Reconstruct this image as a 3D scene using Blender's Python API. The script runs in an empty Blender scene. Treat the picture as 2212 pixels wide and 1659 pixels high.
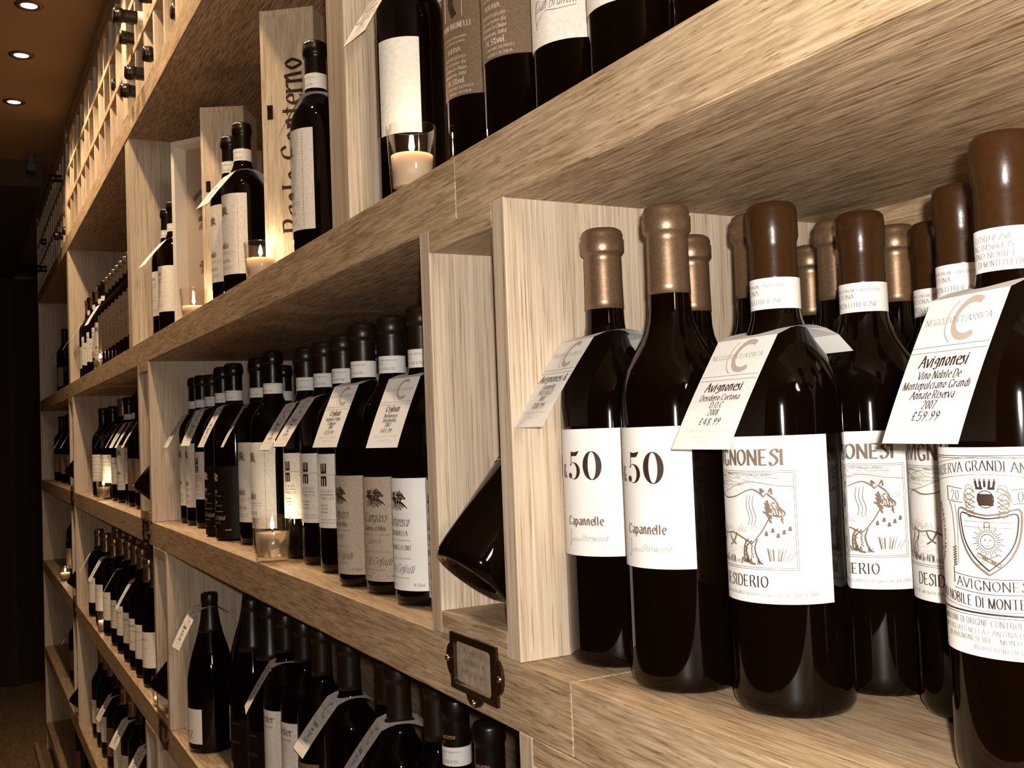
import bpy, bmesh, math, random
from mathutils import Vector, Matrix
random.seed(7)
sc = bpy.context.scene
COL = sc.collection
S = 0.37                       # metres per layout unit (unit = camera to shelf-front distance)
ZC = 1.555                     # camera height above the floor
def W(x, y, z): return Vector((x*S, y*S, ZC + z*S))

# ------------------------------------------------------------------ camera, world, lights, exposure
cam = bpy.data.cameras.new('camera'); camo = bpy.data.objects.new('camera', cam); COL.objects.link(camo)
ca, cb, cc = 1.07367144, -0.04228074, -0.03880001
def _R(a, b, c):
    Ry = Matrix(((math.cos(a), 0, math.sin(a)), (0, 1, 0), (-math.sin(a), 0, math.cos(a))))
    Rx = Matrix(((1, 0, 0), (0, math.cos(b), -math.sin(b)), (0, math.sin(b), math.cos(b))))
    Rz = Matrix(((math.cos(c), -math.sin(c), 0), (math.sin(c), math.cos(c), 0), (0, 0, 1)))
    return Rz @ Rx @ Ry
CM = _R(ca, cb, cc) @ Matrix(((1, 0, 0), (0, 0, -1), (0, 1, 0)))
rot = Matrix((CM[0], -CM[1], -CM[2])).transposed()
camo.matrix_world = Matrix.Translation((0, -S, ZC)) @ rot.to_4x4()
cam.sensor_width = 36; cam.lens = 36*2203.31/2212; cam.clip_start = 0.02; cam.clip_end = 60
sc.camera = camo

w = bpy.data.worlds.new('room_ambience'); sc.world = w; w.use_nodes = True
w.node_tree.nodes['Background'].inputs[0].default_value = (1.0, 0.45, 0.10, 1)
w.node_tree.nodes['Background'].inputs[1].default_value = 0.016
sc.view_settings.view_transform = 'Standard'; sc.view_settings.look = 'None'
sc.view_settings.gamma = 1; sc.view_settings.exposure = 0.0
sc.view_settings.use_curve_mapping = False

def light(name, kind, loc, power, color, **kw):
    l = bpy.data.lights.new(name, kind); l.energy = power; l.color = color
    o = bpy.data.objects.new(name, l); COL.objects.link(o); o.location = loc
    for k, v in kw.items(): setattr(l, k, v)
    return o
FLASH = light('camera_flash', 'POINT', camo.matrix_world @ Vector((0.012, 0.022, 0.03)), 37, (1.0, 0.95, 0.885), shadow_soft_size=0.008)
LAMP_X = [-10.7, -9.38, -8.28, -7.0, -5.75, -4.5, -3.25, -2.0]
LAMP_Y, CEIL = -0.5, 3.3
for i, lx in enumerate(LAMP_X):
    light('shelf_downlight_beam', 'SPOT', W(lx, LAMP_Y, CEIL-0.03), {-3.25: 14, -2.0: 6}.get(lx, 27), (1.0, 0.74, 0.47), shadow_soft_size=0.02, spot_size=math.radians(125), spot_blend=0.5)
for i, (lx, ly) in enumerate([(-12, -3.4), (-8, -3.4)]):
    light('aisle_fill_beam', 'SPOT', W(lx, ly, CEIL-0.03), 4, (1.0, 0.62, 0.30), shadow_soft_size=0.05, spot_size=math.radians(140), spot_blend=0.8)  # added fill spots over the aisle, without fixtures

light('fill_light_beyond_camera', 'POINT', W(6.0, -0.75, 2.3), 115, (1.0, 0.90, 0.77), shadow_soft_size=0.22)  # added fill light out of view, lifts the far side faces
light('far_floor_fill', 'SPOT', W(-15.5, -2.2, CEIL-0.05), 16, (1.0, 0.60, 0.28), shadow_soft_size=0.05, spot_size=math.radians(70), spot_blend=0.9)  # unseen spot added to brighten the floor at the far end

# ------------------------------------------------------------------ materials
def newmat(name):
    m = bpy.data.materials.new(name); m.use_nodes = True
    nt = m.node_tree; return m, nt, nt.nodes['Principled BSDF']
def plain(name, col, rough=0.6, metal=0.0, spec=0.5, noise=0.0, nscale=60, bump=0.0, coat=0.0):
    m, nt, b = newmat(name)
    b.inputs['Base Color'].default_value = (*col, 1); b.inputs['Roughness'].default_value = rough
    b.inputs['Metallic'].default_value = metal; b.inputs['Specular IOR Level'].default_value = spec
    b.inputs['Coat Weight'].default_value = coat
    if noise or bump:
        tc = nt.nodes.new('ShaderNodeTexCoord'); n = nt.nodes.new('ShaderNodeTexNoise')
        n.inputs['Scale'].default_value = nscale; n.inputs['Detail'].default_value = 4
        nt.links.new(tc.outputs['Object'], n.inputs['Vector'])
        r = nt.nodes.new('ShaderNodeValToRGB')
        r.color_ramp.elements[0].position = 0.3; r.color_ramp.elements[1].position = 0.7
        r.color_ramp.elements[0].color = (*[c*(1-noise) for c in col], 1)
        r.color_ramp.elements[1].color = (*[min(1, c*(1+noise*0.5)) for c in col], 1)
        nt.links.new(n.outputs['Fac'], r.inputs['Fac'])
        if noise: nt.links.new(r.outputs['Color'], b.inputs['Base Color'])
        if bump:
            bp = nt.nodes.new('ShaderNodeBump'); bp.inputs['Strength'].default_value = bump; bp.inputs['Distance'].default_value = 0.001
            nt.links.new(n.outputs['Fac'], bp.inputs['Height']); nt.links.new(bp.outputs['Normal'], b.inputs['Normal'])
    return m
def wood(name, axis, dark, lite, pore, fine=1.0, rough=0.55, streak=0.68, al=1.0):
    """oak: long streaks along one axis, fine pores, slow figure"""
    m, nt, b = newmat(name); N = nt.nodes; L = nt.links
    tc = N.new('ShaderNodeTexCoord'); oi = N.new('ShaderNodeObjectInfo')
    off = N.new('ShaderNodeVectorMath'); off.operation = 'SCALE'; off.inputs['Scale'].default_value = 7.0
    comb = N.new('ShaderNodeCombineXYZ')
    for k in range(3): L.new(oi.outputs['Random'], comb.inputs[k])
    L.new(comb.outputs[0], off.inputs[0])
    add = N.new('ShaderNodeVectorMath'); add.operation = 'ADD'
    L.new(tc.outputs['Object'], add.inputs[0]); L.new(off.outputs[0], add.inputs[1])
    def mapped(s_along, s_cross):
        mp = N.new('ShaderNodeMapping'); sc_ = [s_cross]*3; sc_[axis] = s_along
        mp.inputs['Scale'].default_value = sc_; L.new(add.outputs[0], mp.inputs['Vector']); return mp
    def noise(mp, scale, detail, dist=0.0):
        n = N.new('ShaderNodeTexNoise'); n.inputs['Scale'].default_value = scale; n.inputs['Detail'].default_value = detail
        n.inputs['Distortion'].default_value = dist; n.inputs['Roughness'].default_value = 0.6
        L.new(mp.outputs[0], n.inputs['Vector']); return n
    n1 = noise(mapped(2.2*al, 20), 1.6, 7, 1.6)          # growth figure
    n2 = noise(mapped(16*al, 430*fine), 1.0, 5, 0.3)         # fibre streaks
    n3 = noise(mapped(38*al, 700*fine), 1.0, 3, 0.0)     # pores
    mx = N.new('ShaderNodeMix'); mx.data_type = 'FLOAT'; mx.inputs[0].default_value = streak
    L.new(n1.outputs['Fac'], mx.inputs[2]); L.new(n2.outputs['Fac'], mx.inputs[3])
    r = N.new('ShaderNodeValToRGB'); r.color_ramp.elements[0].position = 0.36; r.color_ramp.elements[1].position = 0.63
    r.color_ramp.elements[0].color = (*dark, 1); r.color_ramp.elements[1].color = (*lite, 1)
    L.new(mx.outputs[0], r.inputs['Fac'])
    r2 = N.new('ShaderNodeValToRGB'); r2.color_ramp.elements[0].position = 0.33; r2.color_ramp.elements[1].position = 0.42
    r2.color_ramp.elements[0].color = (*[p for p in pore], 1); r2.color_ramp.elements[1].color = (1, 1, 1, 1)
    L.new(n3.outputs['Fac'], r2.inputs['Fac'])
    mul = N.new('ShaderNodeMix'); mul.data_type = 'RGBA'; mul.blend_type = 'MULTIPLY'; mul.inputs[0].default_value = 1
    L.new(r.outputs['Color'], mul.inputs[6]); L.new(r2.outputs['Color'], mul.inputs[7])
    L.new(mul.outputs[2], b.inputs['Base Color'])
    bp = N.new('ShaderNodeBump'); bp.inputs['Strength'].default_value = 0.25; bp.inputs['Distance'].default_value = 0.0006
    L.new(mx.outputs[0], bp.inputs['Height']); L.new(bp.outputs['Normal'], b.inputs['Normal'])
    b.inputs['Roughness'].default_value = rough; b.inputs['Specular IOR Level'].default_value = 0.35
    return m
M = {}
OD, OL, OP = (.23, .138, .066), (.57, .415, .262), (.60, .50, .40)
M['oak_x'] = wood('oak_board', 0, OD, OL, OP, al=1.3)
M['oak_z'] = wood('oak_upright', 2, (.39, .285, .185), (.62, .505, .38), (.56, .47, .38), al=.3)
M['oak_y'] = wood('oak_cross', 1, (.42, .28, .17), (.72, .55, .38), OP)
M['pine'] = wood('pale_pine', 2, (.52, .37, .23), (.80, .64, .46), (.8, .7, .6), 0.5)
M['paint_board'] = plain('white_painted_board', (.74, .66, .57), .5)
M['glass'] = plain('dark_bottle_glass', (.0025, .0009, .0002), .05, spec=.30)
M['glass_brown'] = plain('brown_glass_foot', (.035, .014, .003), .05, spec=.6)
M['wax'] = plain('brown_matt_capsule', (.034, .0135, .004), .26, spec=.2, noise=.15, nscale=400, bump=.06)
M['foil'] = plain('tan_metal_capsule', (.25, .155, .088), .36, metal=.7, noise=.2, nscale=500, bump=.05)
M['foil_dark'] = plain('dark_brown_capsule', (.014, .0065, .0025), .36, spec=.4)
M['foil_black'] = plain('black_capsule', (.006, .0028, .001), .30, spec=.4)
M['foil_silver'] = plain('pale_metal_capsule', (.34, .25, .17), .28, metal=.85)
M['paper'] = plain('white_label_paper', (.80, .76, .71), .7, noise=.05, nscale=30)
M['cream'] = plain('cream_label_paper', (.82, .75, .66), .75, noise=.12, nscale=250)
M['speckle'] = plain('speckled_kraft_label', (.42, .33, .25), .8, noise=.35, nscale=900)
M['brownlabel'] = plain('brown_label_paper', (.20, .125, .072), .75, noise=.3, nscale=700)
M['grainlabel'] = plain('dark_grainy_label', (.085, .050, .026), .8, noise=.6, nscale=300)
M['blacklabel'] = plain('black_label_paper', (.009, .0045, .002), .5, spec=.15)
M['card'] = plain('white_tag_card', (.80, .76, .71), .7)
M['ink'] = plain('dark_brown_ink', (.030, .012, .004), .6)
M['inkmid'] = plain('mid_brown_ink', (.15, .10, .066), .7)
M['inkpale'] = plain('pale_brown_ink', (.46, .37, .30), .7)
M['inklight'] = plain('cream_ink', (.62, .52, .42), .6)
M['goldink'] = plain('gold_lettering', (.45, .28, .13), .4, metal=.3)
M['bronze'] = plain('dark_bronze', (.045, .022, .010), .33, metal=.7, noise=.3, nscale=200)
M['brass'] = plain('brass_screw', (.50, .34, .18), .22, metal=1)
M['card_old'] = plain('aged_card', (.42, .32, .23), .35, noise=.3, nscale=120, coat=.6)
M['wax_white'] = plain('candle_wax', (.60, .48, .35), .5)
M['wax_white'].node_tree.nodes['Principled BSDF'].inputs['Subsurface Weight'].default_value = 1
M['wax_white'].node_tree.nodes['Principled BSDF'].inputs['Subsurface Radius'].default_value = (.02, .014, .008)
M['wax_white'].node_tree.nodes['Principled BSDF'].inputs['Subsurface Scale'].default_value = .8
M['wax_gel'] = plain('clear_candle_gel', (.85, .70, .50), .18)
M['wax_gel'].node_tree.nodes['Principled BSDF'].inputs['Transmission Weight'].default_value = .92
M['wick'] = plain('burnt_wick', (.02, .012, .008), .9)
M['tin'] = plain('tealight_tin', (.6, .5, .4), .3, metal=1)
M['ceiling'] = plain('brown_painted_ceiling', (.26, .165, .085), .85, noise=.08, nscale=6)
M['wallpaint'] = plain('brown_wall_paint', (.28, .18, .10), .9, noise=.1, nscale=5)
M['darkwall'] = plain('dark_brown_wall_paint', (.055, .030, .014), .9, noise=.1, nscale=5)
M['darkcloth'] = plain('dark_curtain_cloth', (.045, .022, .009), .95)
M['black'] = plain('black_plastic', (.02, .012, .008), .5)
M['chrome'] = plain('lamp_ring', (.10, .06, .035), .4, metal=.5)
M['shaded_oak'] = wood('oak_underside_shade', 0, (.15, .082, .036), (.60, .44, .28), (.55, .45, .35), al=1.6, streak=.85)  # oak grain with the shade of the board undersides put into its colour
M['backpanel'] = M['oak_x']
M['floorwood'] = wood('floor_boards', 0, (.20, .12, .06), (.38, .25, .14), (.5, .4, .3), .3)
def emis(name, col, s):
    m = bpy.data.materials.new(name); m.use_nodes = True; nt = m.node_tree; nt.nodes.clear()
    e = nt.nodes.new('ShaderNodeEmission'); e.inputs[0].default_value = (*col, 1); e.inputs[1].default_value = s
    o = nt.nodes.new('ShaderNodeOutputMaterial'); nt.links.new(e.outputs[0], o.inputs[0]); return m
M['lampface'] = emis('lamp_face', (1, .86, .68), 9)
M['flame'] = emis('candle_flame', (1, .82, .55), 60)
def clearglass():
    m = bpy.data.materials.new('clear_tumbler_glass'); m.use_nodes = True; nt = m.node_tree; nt.nodes.clear()
    o = nt.nodes.new('ShaderNodeOutputMaterial'); mix = nt.nodes.new('ShaderNodeMixShader')
    t = nt.nodes.new('ShaderNodeBsdfTransparent'); t.inputs[0].default_value = (.985, .975, .96, 1)
    g = nt.nodes.new('ShaderNodeBsdfGlossy'); g.inputs['Roughness'].default_value = .03; g.inputs[0].default_value = (1, .97, .92, 1)
    lw = nt.nodes.new('ShaderNodeLayerWeight'); lw.inputs[0].default_value = .5
    pw = nt.nodes.new('ShaderNodeMath'); pw.operation = 'POWER'; pw.inputs[1].default_value = 3.5; nt.links.new(lw.outputs['Facing'], pw.inputs[0])
    f = nt.nodes.new('ShaderNodeMath'); f.operation = 'MULTIPLY_ADD'; f.inputs[1].default_value = .75; f.inputs[2].default_value = .035; nt.links.new(pw.outputs[0], f.inputs[0])
    nt.links.new(f.outputs[0], mix.inputs[0]); nt.links.new(t.outputs[0], mix.inputs[1]); nt.links.new(g.outputs[0], mix.inputs[2])
    nt.links.new(mix.outputs[0], o.inputs[0]); return m
M['clear'] = clearglass()

# ------------------------------------------------------------------ mesh helpers
def link(name, me, mats, parent=None, loc=None, smooth=False):
    o = bpy.data.objects.new(name, me); COL.objects.link(o)
    if not isinstance(mats, (list, tuple)): mats = [mats]
    for mm in mats:
        if len(me.materials) < len(mats): me.materials.append(M[mm] if isinstance(mm, str) else mm)
    if parent is not None: o.parent = parent
    if loc is not None: o.location = loc
    if smooth:
        for p in me.polygons: p.use_smooth = True
    return o
def tag(o, label=None, cat=None, group=None, kind=None):
    if label: o['label'] = label
    if cat: o['category'] = cat
    if group: o['group'] = group
    if kind: o['kind'] = kind
    return o
def thing(name, label, cat, loc=(0, 0, 0), group=None, rz=0):
    o = bpy.data.objects.new(name, None); COL.objects.link(o); o.location = loc; o.rotation_euler = (0, 0, rz)
    o.empty_display_size = .02
    return tag(o, label, cat, group)
def boxmesh(name, boxes, bevel=0.0):
    """boxes: (x0,x1,y0,y1,z0,z1) in metres"""
    bm = bmesh.new()
    for (x0, x1, y0, y1, z0, z1) in boxes:
        vs = [bm.verts.new((x, y, z)) for x in (x0, x1) for y in (y0, y1) for z in (z0, z1)]
        for f in ((0, 1, 3, 2), (4, 6, 7, 5), (0, 4, 5, 1), (2, 3, 7, 6), (0, 2, 6, 4), (1, 5, 7, 3)):
            bm.faces.new([vs[i] for i in f])
    if bevel: bmesh.ops.bevel(bm, geom=bm.edges[:], offset=bevel, segments=2, affect='EDGES', profile=.5)
    bmesh.ops.recalc_face_normals(bm, faces=bm.faces[:])
    me = bpy.data.meshes.new(name); bm.to_mesh(me); bm.free(); return me
def ubox(name, x0, x1, y0, y1, z0, z1, mat, parent=None, bevel=.0008):
    """box in layout units, origin at its centre; parent must sit at the world origin"""
    c = W((x0+x1)/2, (y0+y1)/2, (z0+z1)/2); hx, hy, hz = abs(x1-x0)/2*S, abs(y1-y0)/2*S, abs(z1-z0)/2*S
    me = boxmesh(name, [(-hx, hx, -hy, hy, -hz, hz)], bevel)
    return link(name, me, mat, parent, c if parent is None else c - parent.location)
def lathe(name, prof, seg=36, a0=0, a1=2*math.pi, cap=False):
    me = bpy.data.meshes.new(name); vs = []; fs = []
    full = abs(a1-a0-2*math.pi) < 1e-6; n = seg if full else seg+1
    for (r, z) in prof:
        for k in range(n):
            a = a0+(a1-a0)*k/seg
            vs.append((r*math.sin(a), -r*math.cos(a), z))
    m = len(prof)
    for i in range(m-1):
        for k in range(seg):
            k2 = (k+1) % n if full else k+1
            fs.append((i*n+k, i*n+k2, (i+1)*n+k2, (i+1)*n+k))
    me.from_pydata(vs, [], fs); me.update()
    for p in me.polygons: p.use_smooth = True
    return me

# ------------------------------------------------------------------ pen font (broad nib serif letters made of strokes)
G = {}
def g(ch, wd, *st): G[ch] = (wd, st)
# x: 0-9 a b c ; y: z=-3 y=-2 x=-1 0-9 a=10 ; '~' smooth
g('A',8,'004a','4a80','2464'); g('B',7,'1a10','~1a4a585616','~153543613010'.replace('153543613010','155563625010'))
g('C',8,'~78598a'.replace('78598a','78698a')[:0]+'~785a3a18020063'.replace('785a3a18020063','785a2917133072')); g('D',8,'1a10','~1a5a878362'.replace('878362','77735010'))
g('E',7,'1a10','1a6a','1555','1060'); g('F',6,'1a10','1a6a','1555'); g('G',8,'~785a29171330'+'6073','7370','5383')
g('H',8,'1a10','7a70','1575'); g('I',3,'1a10'); g('J',4,'~3a32100001'.replace('0001','01')); g('K',8,'1a10','7a15','3770')
g('L',7,'1a10','1060'); g('M',9,'1a10','1a50','509a'.replace('9a','8a'),'8a80'); g('N',8,'1a10','1a70','7a70')
g('O',8,'~4a1813'+'4073'+'784a'); g('P',7,'1a10','~1a5a6856'+'4515'); g('Q',8,'~4a18134073784a','427y'); g('R',8,'1a10','~1a5a68564515','4570')
g('S',6,'~685a3a18'+'3654'+'523010'+'02'); g('T',8,'0a8a','4a40'); g('U',8,'~1a13'+'305072'+'7a'); g('V',8,'0a40','408a'); g('W',9,'0a20','205a'.replace('5a','4a'),'4a60','609a')
g('X',8,'0a80','8a00'); g('Y',8,'0a45','8a45','4540'); g('Z',7,'0a6a','6a00','0060')
g('a',6,'~16375755'+'50','~543413'+'1230'+'52'); g('b',6,'1a10','~15476643'+'523010'.replace('523010','3011')); g('c',5,'~5647'+'2615'+'123051')
g('d',6,'5a50','~5537'+'1513'+'3052'); g('e',5,'1454','~545637'+'1513'+'3051'); g('f',4,'~4a3a2820','0747'); g('g',6,'5756','~5537151333'+'53','~5753'+'5x3y0x'.replace('0x','1x'))
g('h',6,'1a10','~154757'+'50'); g('i',3,'1710','1918'); g('j',3,'~271x0y','2928'); g('k',6,'1a10','5713','3450'); g('l',3,'1a10')
g('m',9,'1710','~153747'+'40','~4567'+'77'+'70'); g('n',6,'1710','~153747'+'50'); g('o',6,'~371513'+'305355'+'37'); g('p',6,'171z','~153755'+'53'+'3012'.replace('3012','3012'))
g('q',6,'575z','~553715133052'); g('r',4,'1710','~154757'.replace('57','46')); g('s',5,'~4636'+'2716'+'4332'.replace('4332','3442')+'2010'+'01'); g('t',4,'~2922'+'3041','0747')
g('u',6,'~1712'+'2040'+'52','5750'); g('v',6,'0730','3067'); g('w',9,'0720','2047','4760','6097'); g('x',6,'0760','6700'); g('y',6,'0730','6730'.replace('6730','671z'))
g('z',6,'0757','5700','0060'); g('0',6,'~3a1813'+'305358'+'3a'); g('1',5,'083a','3a30'); g('2',6,'~083a5a57'.replace('3a5a','2a4a')+'00','0060'); g('3',6,'~0829'+'4a5735','~355433'.replace('355433','355552')+'2001')
g('4',7,'4a03','0363','4a40'); g('5',6,'1a5a','1a15','~15465653'+'3001'); g('6',6,'~5a2814'+'3053'+'3616'.replace('16','14')); g('7',6,'0a6a','6a20'); g('8',6,'~3a1835'+'523010'.replace('10','12')+'3558'+'3a')
g('9',6,'~53365635'.replace('53365635','463518')+'3a5856'+'10'); g('&',8,'~704839'.replace('48','27')+'4958'+'1412'+'3064'); g('.',3,'1011'); g(',',3,'111y'); g("'",3,'1a18'); g('-',5,'0444'); g('%',8,'7a00','~2a1827382a','~6351605163'.replace('605163','607263'))
g('£',7,'~58493a17'.replace('17','27')+'2311','1161','0545'); g('/',5,'0y5a'); g('(',4,'~3a1713'+'3x'); g(')',4,'~0a2723'+'0x'); g('·',3,'1415'); g('$',6,'~685a3a183654523002','3b3x')
def _pt(s, i):
    xm = '0123456789abc'; ym = 'zyx0123456789a b'
    return (xm.index(s[i]), {'z': -3, 'y': -2, 'x': -1, 'a': 10, 'b': 11, 'c': 12}.get(s[i+1], None) if s[i+1] in 'zyxabc' else int(s[i+1]))
def catmull(P, n):
    if len(P) < 3: return P
    Q = [P[0]]+list(P)+[P[-1]]
    if P[0] == P[-1]: Q = [P[-2]]+list(P)+[P[1]]
    out = []
    for i in range(1, len(Q)-2):
        p0, p1, p2, p3 = Q[i-1:i+3]
        for k in range(n):
            t = k/n
            out.append(tuple(.5*((2*p1[j])+(-p0[j]+p2[j])*t+(2*p0[j]-5*p1[j]+4*p2[j]-p3[j])*t*t+(-p0[j]+3*p1[j]-3*p2[j]+p3[j])*t**3) for j in (0, 1)))
    out.append(tuple(P[-1])); return out
class Art:
    """flat drawing in millimetres: u to the right, v up; list of polygons with a tone index"""
    def __init__(s): s.v = []; s.f = []; s.m = []
    def poly(s, pts, m=0):
        i = len(s.v); s.v += pts; s.f.append(tuple(range(i, i+len(pts)))); s.m.append(m)
    def rect(s, x0, y0, x1, y1, m=0):
        n = max(1, int(abs(x1-x0)/4)); 
        for k in range(n):
            a, b = x0+(x1-x0)*k/n, x0+(x1-x0)*(k+1)/n
            s.poly([(a, y0), (b, y0), (b, y1), (a, y1)], m)
    def pen(s, pts, thin, thick, ang=0.3, m=0, smooth=0, closed=False):
        if closed: pts = list(pts)+[pts[0]]
        if smooth: pts = catmull(pts, smooth)
        # subdivide long spans
        q = [pts[0]]
        for a, b in zip(pts, pts[1:]):
            d = math.hypot(b[0]-a[0], b[1]-a[1]); n = max(1, int(d/5))
            q += [(a[0]+(b[0]-a[0])*k/n, a[1]+(b[1]-a[1])*k/n) for k in range(1, n+1)]
        pts = q; L = []
        for i in range(len(pts)):
            a = pts[max(0, i-1)]; b = pts[min(len(pts)-1, i+1)]
            dx, dy = b[0]-a[0], b[1]-a[1]; d = math.hypot(dx, dy) or 1; dx /= d; dy /= d
            t = (thin+(thick-thin)*abs(math.sin(math.atan2(dy, dx)-ang)))/2
            L.append(((pts[i][0]-dy*t, pts[i][1]+dx*t), (pts[i][0]+dy*t, pts[i][1]-dx*t)))
        i0 = len(s.v)
        for l, r in L: s.v += [l, r]
        for i in range(len(L)-1):
            s.f.append((i0+2*i, i0+2*i+1, i0+2*i+3, i0+2*i+2)); s.m.append(m)
    def line(s, x0, y0, x1, y1, t=.25, m=0): s.pen([(x0, y0), (x1, y1)], t, t, 0, m)
    def text(s, txt, x, y, h, align='c', wt=1.0, cond=.85, slant=0, m=0, serif=True, fit=None, arc=None, res=3, script=False):
        k = h/10.0; W_ = sum((4 if c == ' ' else G.get(c, G['o'])[0]+1.1) for c in txt)*k*cond
        if fit: cond *= fit/W_; W_ = fit
        cx = x-W_/2 if align == 'c' else (x if align == 'l' else x-W_)
        thick, thin = 1.45*wt*k, .42*wt*k
        if script: thick, thin = .9*wt*k, .25*wt*k
        for c in txt:
            if c == ' ': cx += 4*k*cond; continue
            wd, st = G.get(c, G['o'])
            def tr(p):
                u = cx+(p[0]+.3)*k*cond+p[1]*k*slant; v = y+p[1]*k
                if arc: v += arc(u)
                return (u, v)
            for q in st:
                sm = q[0] == '~'; q2 = q[1:] if sm else q
                P = [_pt(q2, i) for i in range(0, len(q2)-1, 2)]
                P = [tr(p) for p in P]
                s.pen(P, thin, thick, .25, m, res if sm else 0)
                if serif and not sm and h > 1.6 and c not in "1.,'-/%4&·":
                    raw = [_pt(q2, 0), _pt(q2, len(q2)-2)]
                    if abs(raw[1][1]-raw[0][1]) > 4 and abs(raw[1][0]-raw[0][0]) < 5:
                        for p in raw:
                            if p[1] in (0, 10, 7, -3):
                                a = tr((p[0]-1.2, p[1])); b = tr((p[0]+1.2, p[1])); s.pen([a, b], thin*1.1, thin*1.1, 0, m)
            cx += (wd+1.1)*k*cond
        return W_
    def small(s, x, y, h, width, align='l', m=1):
        """a line too small to read: drawn as tiny letters"""
        rnd = random.Random(int(x*13+y*71+width*7)); t = ''
        while len(t)*h*.52 < width: t += rnd.choice(['vino', 'di', 'origine', 'e', 'garantita', 'Italia', 'azienda', 'in', 'prodotto'])+' '
        s.text(t.strip(), x, y, h, align, .9, .8, 0, m, False, fit=width, res=1)
    def ring(s, cx, cy, ro, ri, a0=0, a1=6.2832, m=0, sx=1, sxi=None, n=28):
        if sxi is None: sxi = sx
        i0 = len(s.v)
        for k in range(n+1):
            a = a0+(a1-a0)*k/n
            s.v += [(cx+ro*sx*math.cos(a), cy+ro*math.sin(a)), (cx+ri*sxi*math.cos(a), cy+ri*math.sin(a))]
        for k in range(n): s.f.append((i0+2*k, i0+2*k+2, i0+2*k+3, i0+2*k+1)); s.m.append(m)
    def clip(s, xmin, xmax, ymin=-1e9, ymax=1e9):
        keep = [(f, m) for f, m in zip(s.f, s.m) if all(xmin <= s.v[i][0] <= xmax and ymin <= s.v[i][1] <= ymax for i in f)]
        s.f = [a for a, b in keep]; s.m = [b for a, b in keep]
    def mesh(s, name, fn, mats):
        me = bpy.data.meshes.new(name); me.from_pydata([fn(u, v) for u, v in s.v], [], s.f); 
        for mm in mats: me.materials.append(M[mm])
        for p, m in zip(me.polygons, s.m): p.material_index = min(m, len(mats)-1)
        me.update(); return me
def cyl(r, th0, z0):
    """wrap millimetres onto a cylinder: u=0 at angle th0 (0 faces the aisle), v measured up from z0"""
    def f(u, v):
        a = th0+u/1000/r
        return (r*math.sin(a), -r*math.cos(a), z0+v/1000)
    return f

# ------------------------------------------------------------------ label artwork (v = 0 at the label's foot)
def art_fifty():
    a = Art()
    for j in range(21):
        a.text('capannelle capannelle capannelle', -50, 6+j*4.0, 1.5, 'l', .8, .9, 0, 2, False, fit=48, res=1)
    # big didone numerals
    def five(x, y, k):
        a.poly([(x+3.2*k, y+20*k), (x+4.0*k, y+20*k), (x+3.6*k, y+10.6*k), (x+2.8*k, y+10.2*k)])
        a.poly([(x+3.2*k, y+20.8*k), (x+7*k, y+20.2*k), (x+11.5*k, y+21*k), (x+12*k, y+20.6*k), (x+9.5*k, y+17.4*k), (x+4*k, y+17.2*k)])
        n = 22; i0 = len(a.v)
        for q in range(n+1):
            t = 2.45-q/n*4.7
            ro, ri = 1.0, 1.0
            ox, oy = x+6.3*k+6.4*k*math.cos(t), y+6.4*k+6.4*k*math.sin(t)
            ix, iy = x+5.4*k+3.9*k*math.cos(t), y+6.4*k+5.9*k*math.sin(t)
            a.v += [(ox, oy), (ix, iy)]
        for q in range(n): a.f.append((i0+2*q, i0+2*q+2, i0+2*q+3, i0+2*q+1)); a.m.append(0)
        a.ring(x+1.9*k, y+2.9*k, 2.1*k, 0, n=14)
    def zero(x, y, k):
        a.ring(x, y+10.2*k, 10.6*k, 10.0*k, sx=.72, sxi=.32, n=40)
    k = 1.0
    five(8.0, 56, k); zero(31, 56, k)
    a.text('&', 2.0, 57, 11, 'c', .9, .75); five(-42, 56, k); zero(-18, 56, k)
    a.text('Capannelle', 5.5, 22.5, 6.4, 'l', 1.3, 1, 0, 1, False, fit=33)
    a.pen([(7, 19), (8, 17), (7.4, 9), (6, 7.2), (5.2, 9)], .2, .5, .3, 1, 4)
    a.text('ames', 8.5, 10.5, 3.2, 'l', .9, 1.2, .3, 1, False, res=3, script=True)
    a.text('Sherwood', 19, 11, 4.3, 'l', .8, .9, .3, 1, False, res=3, script=True)
    a.clip(-56, 56); return a
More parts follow.
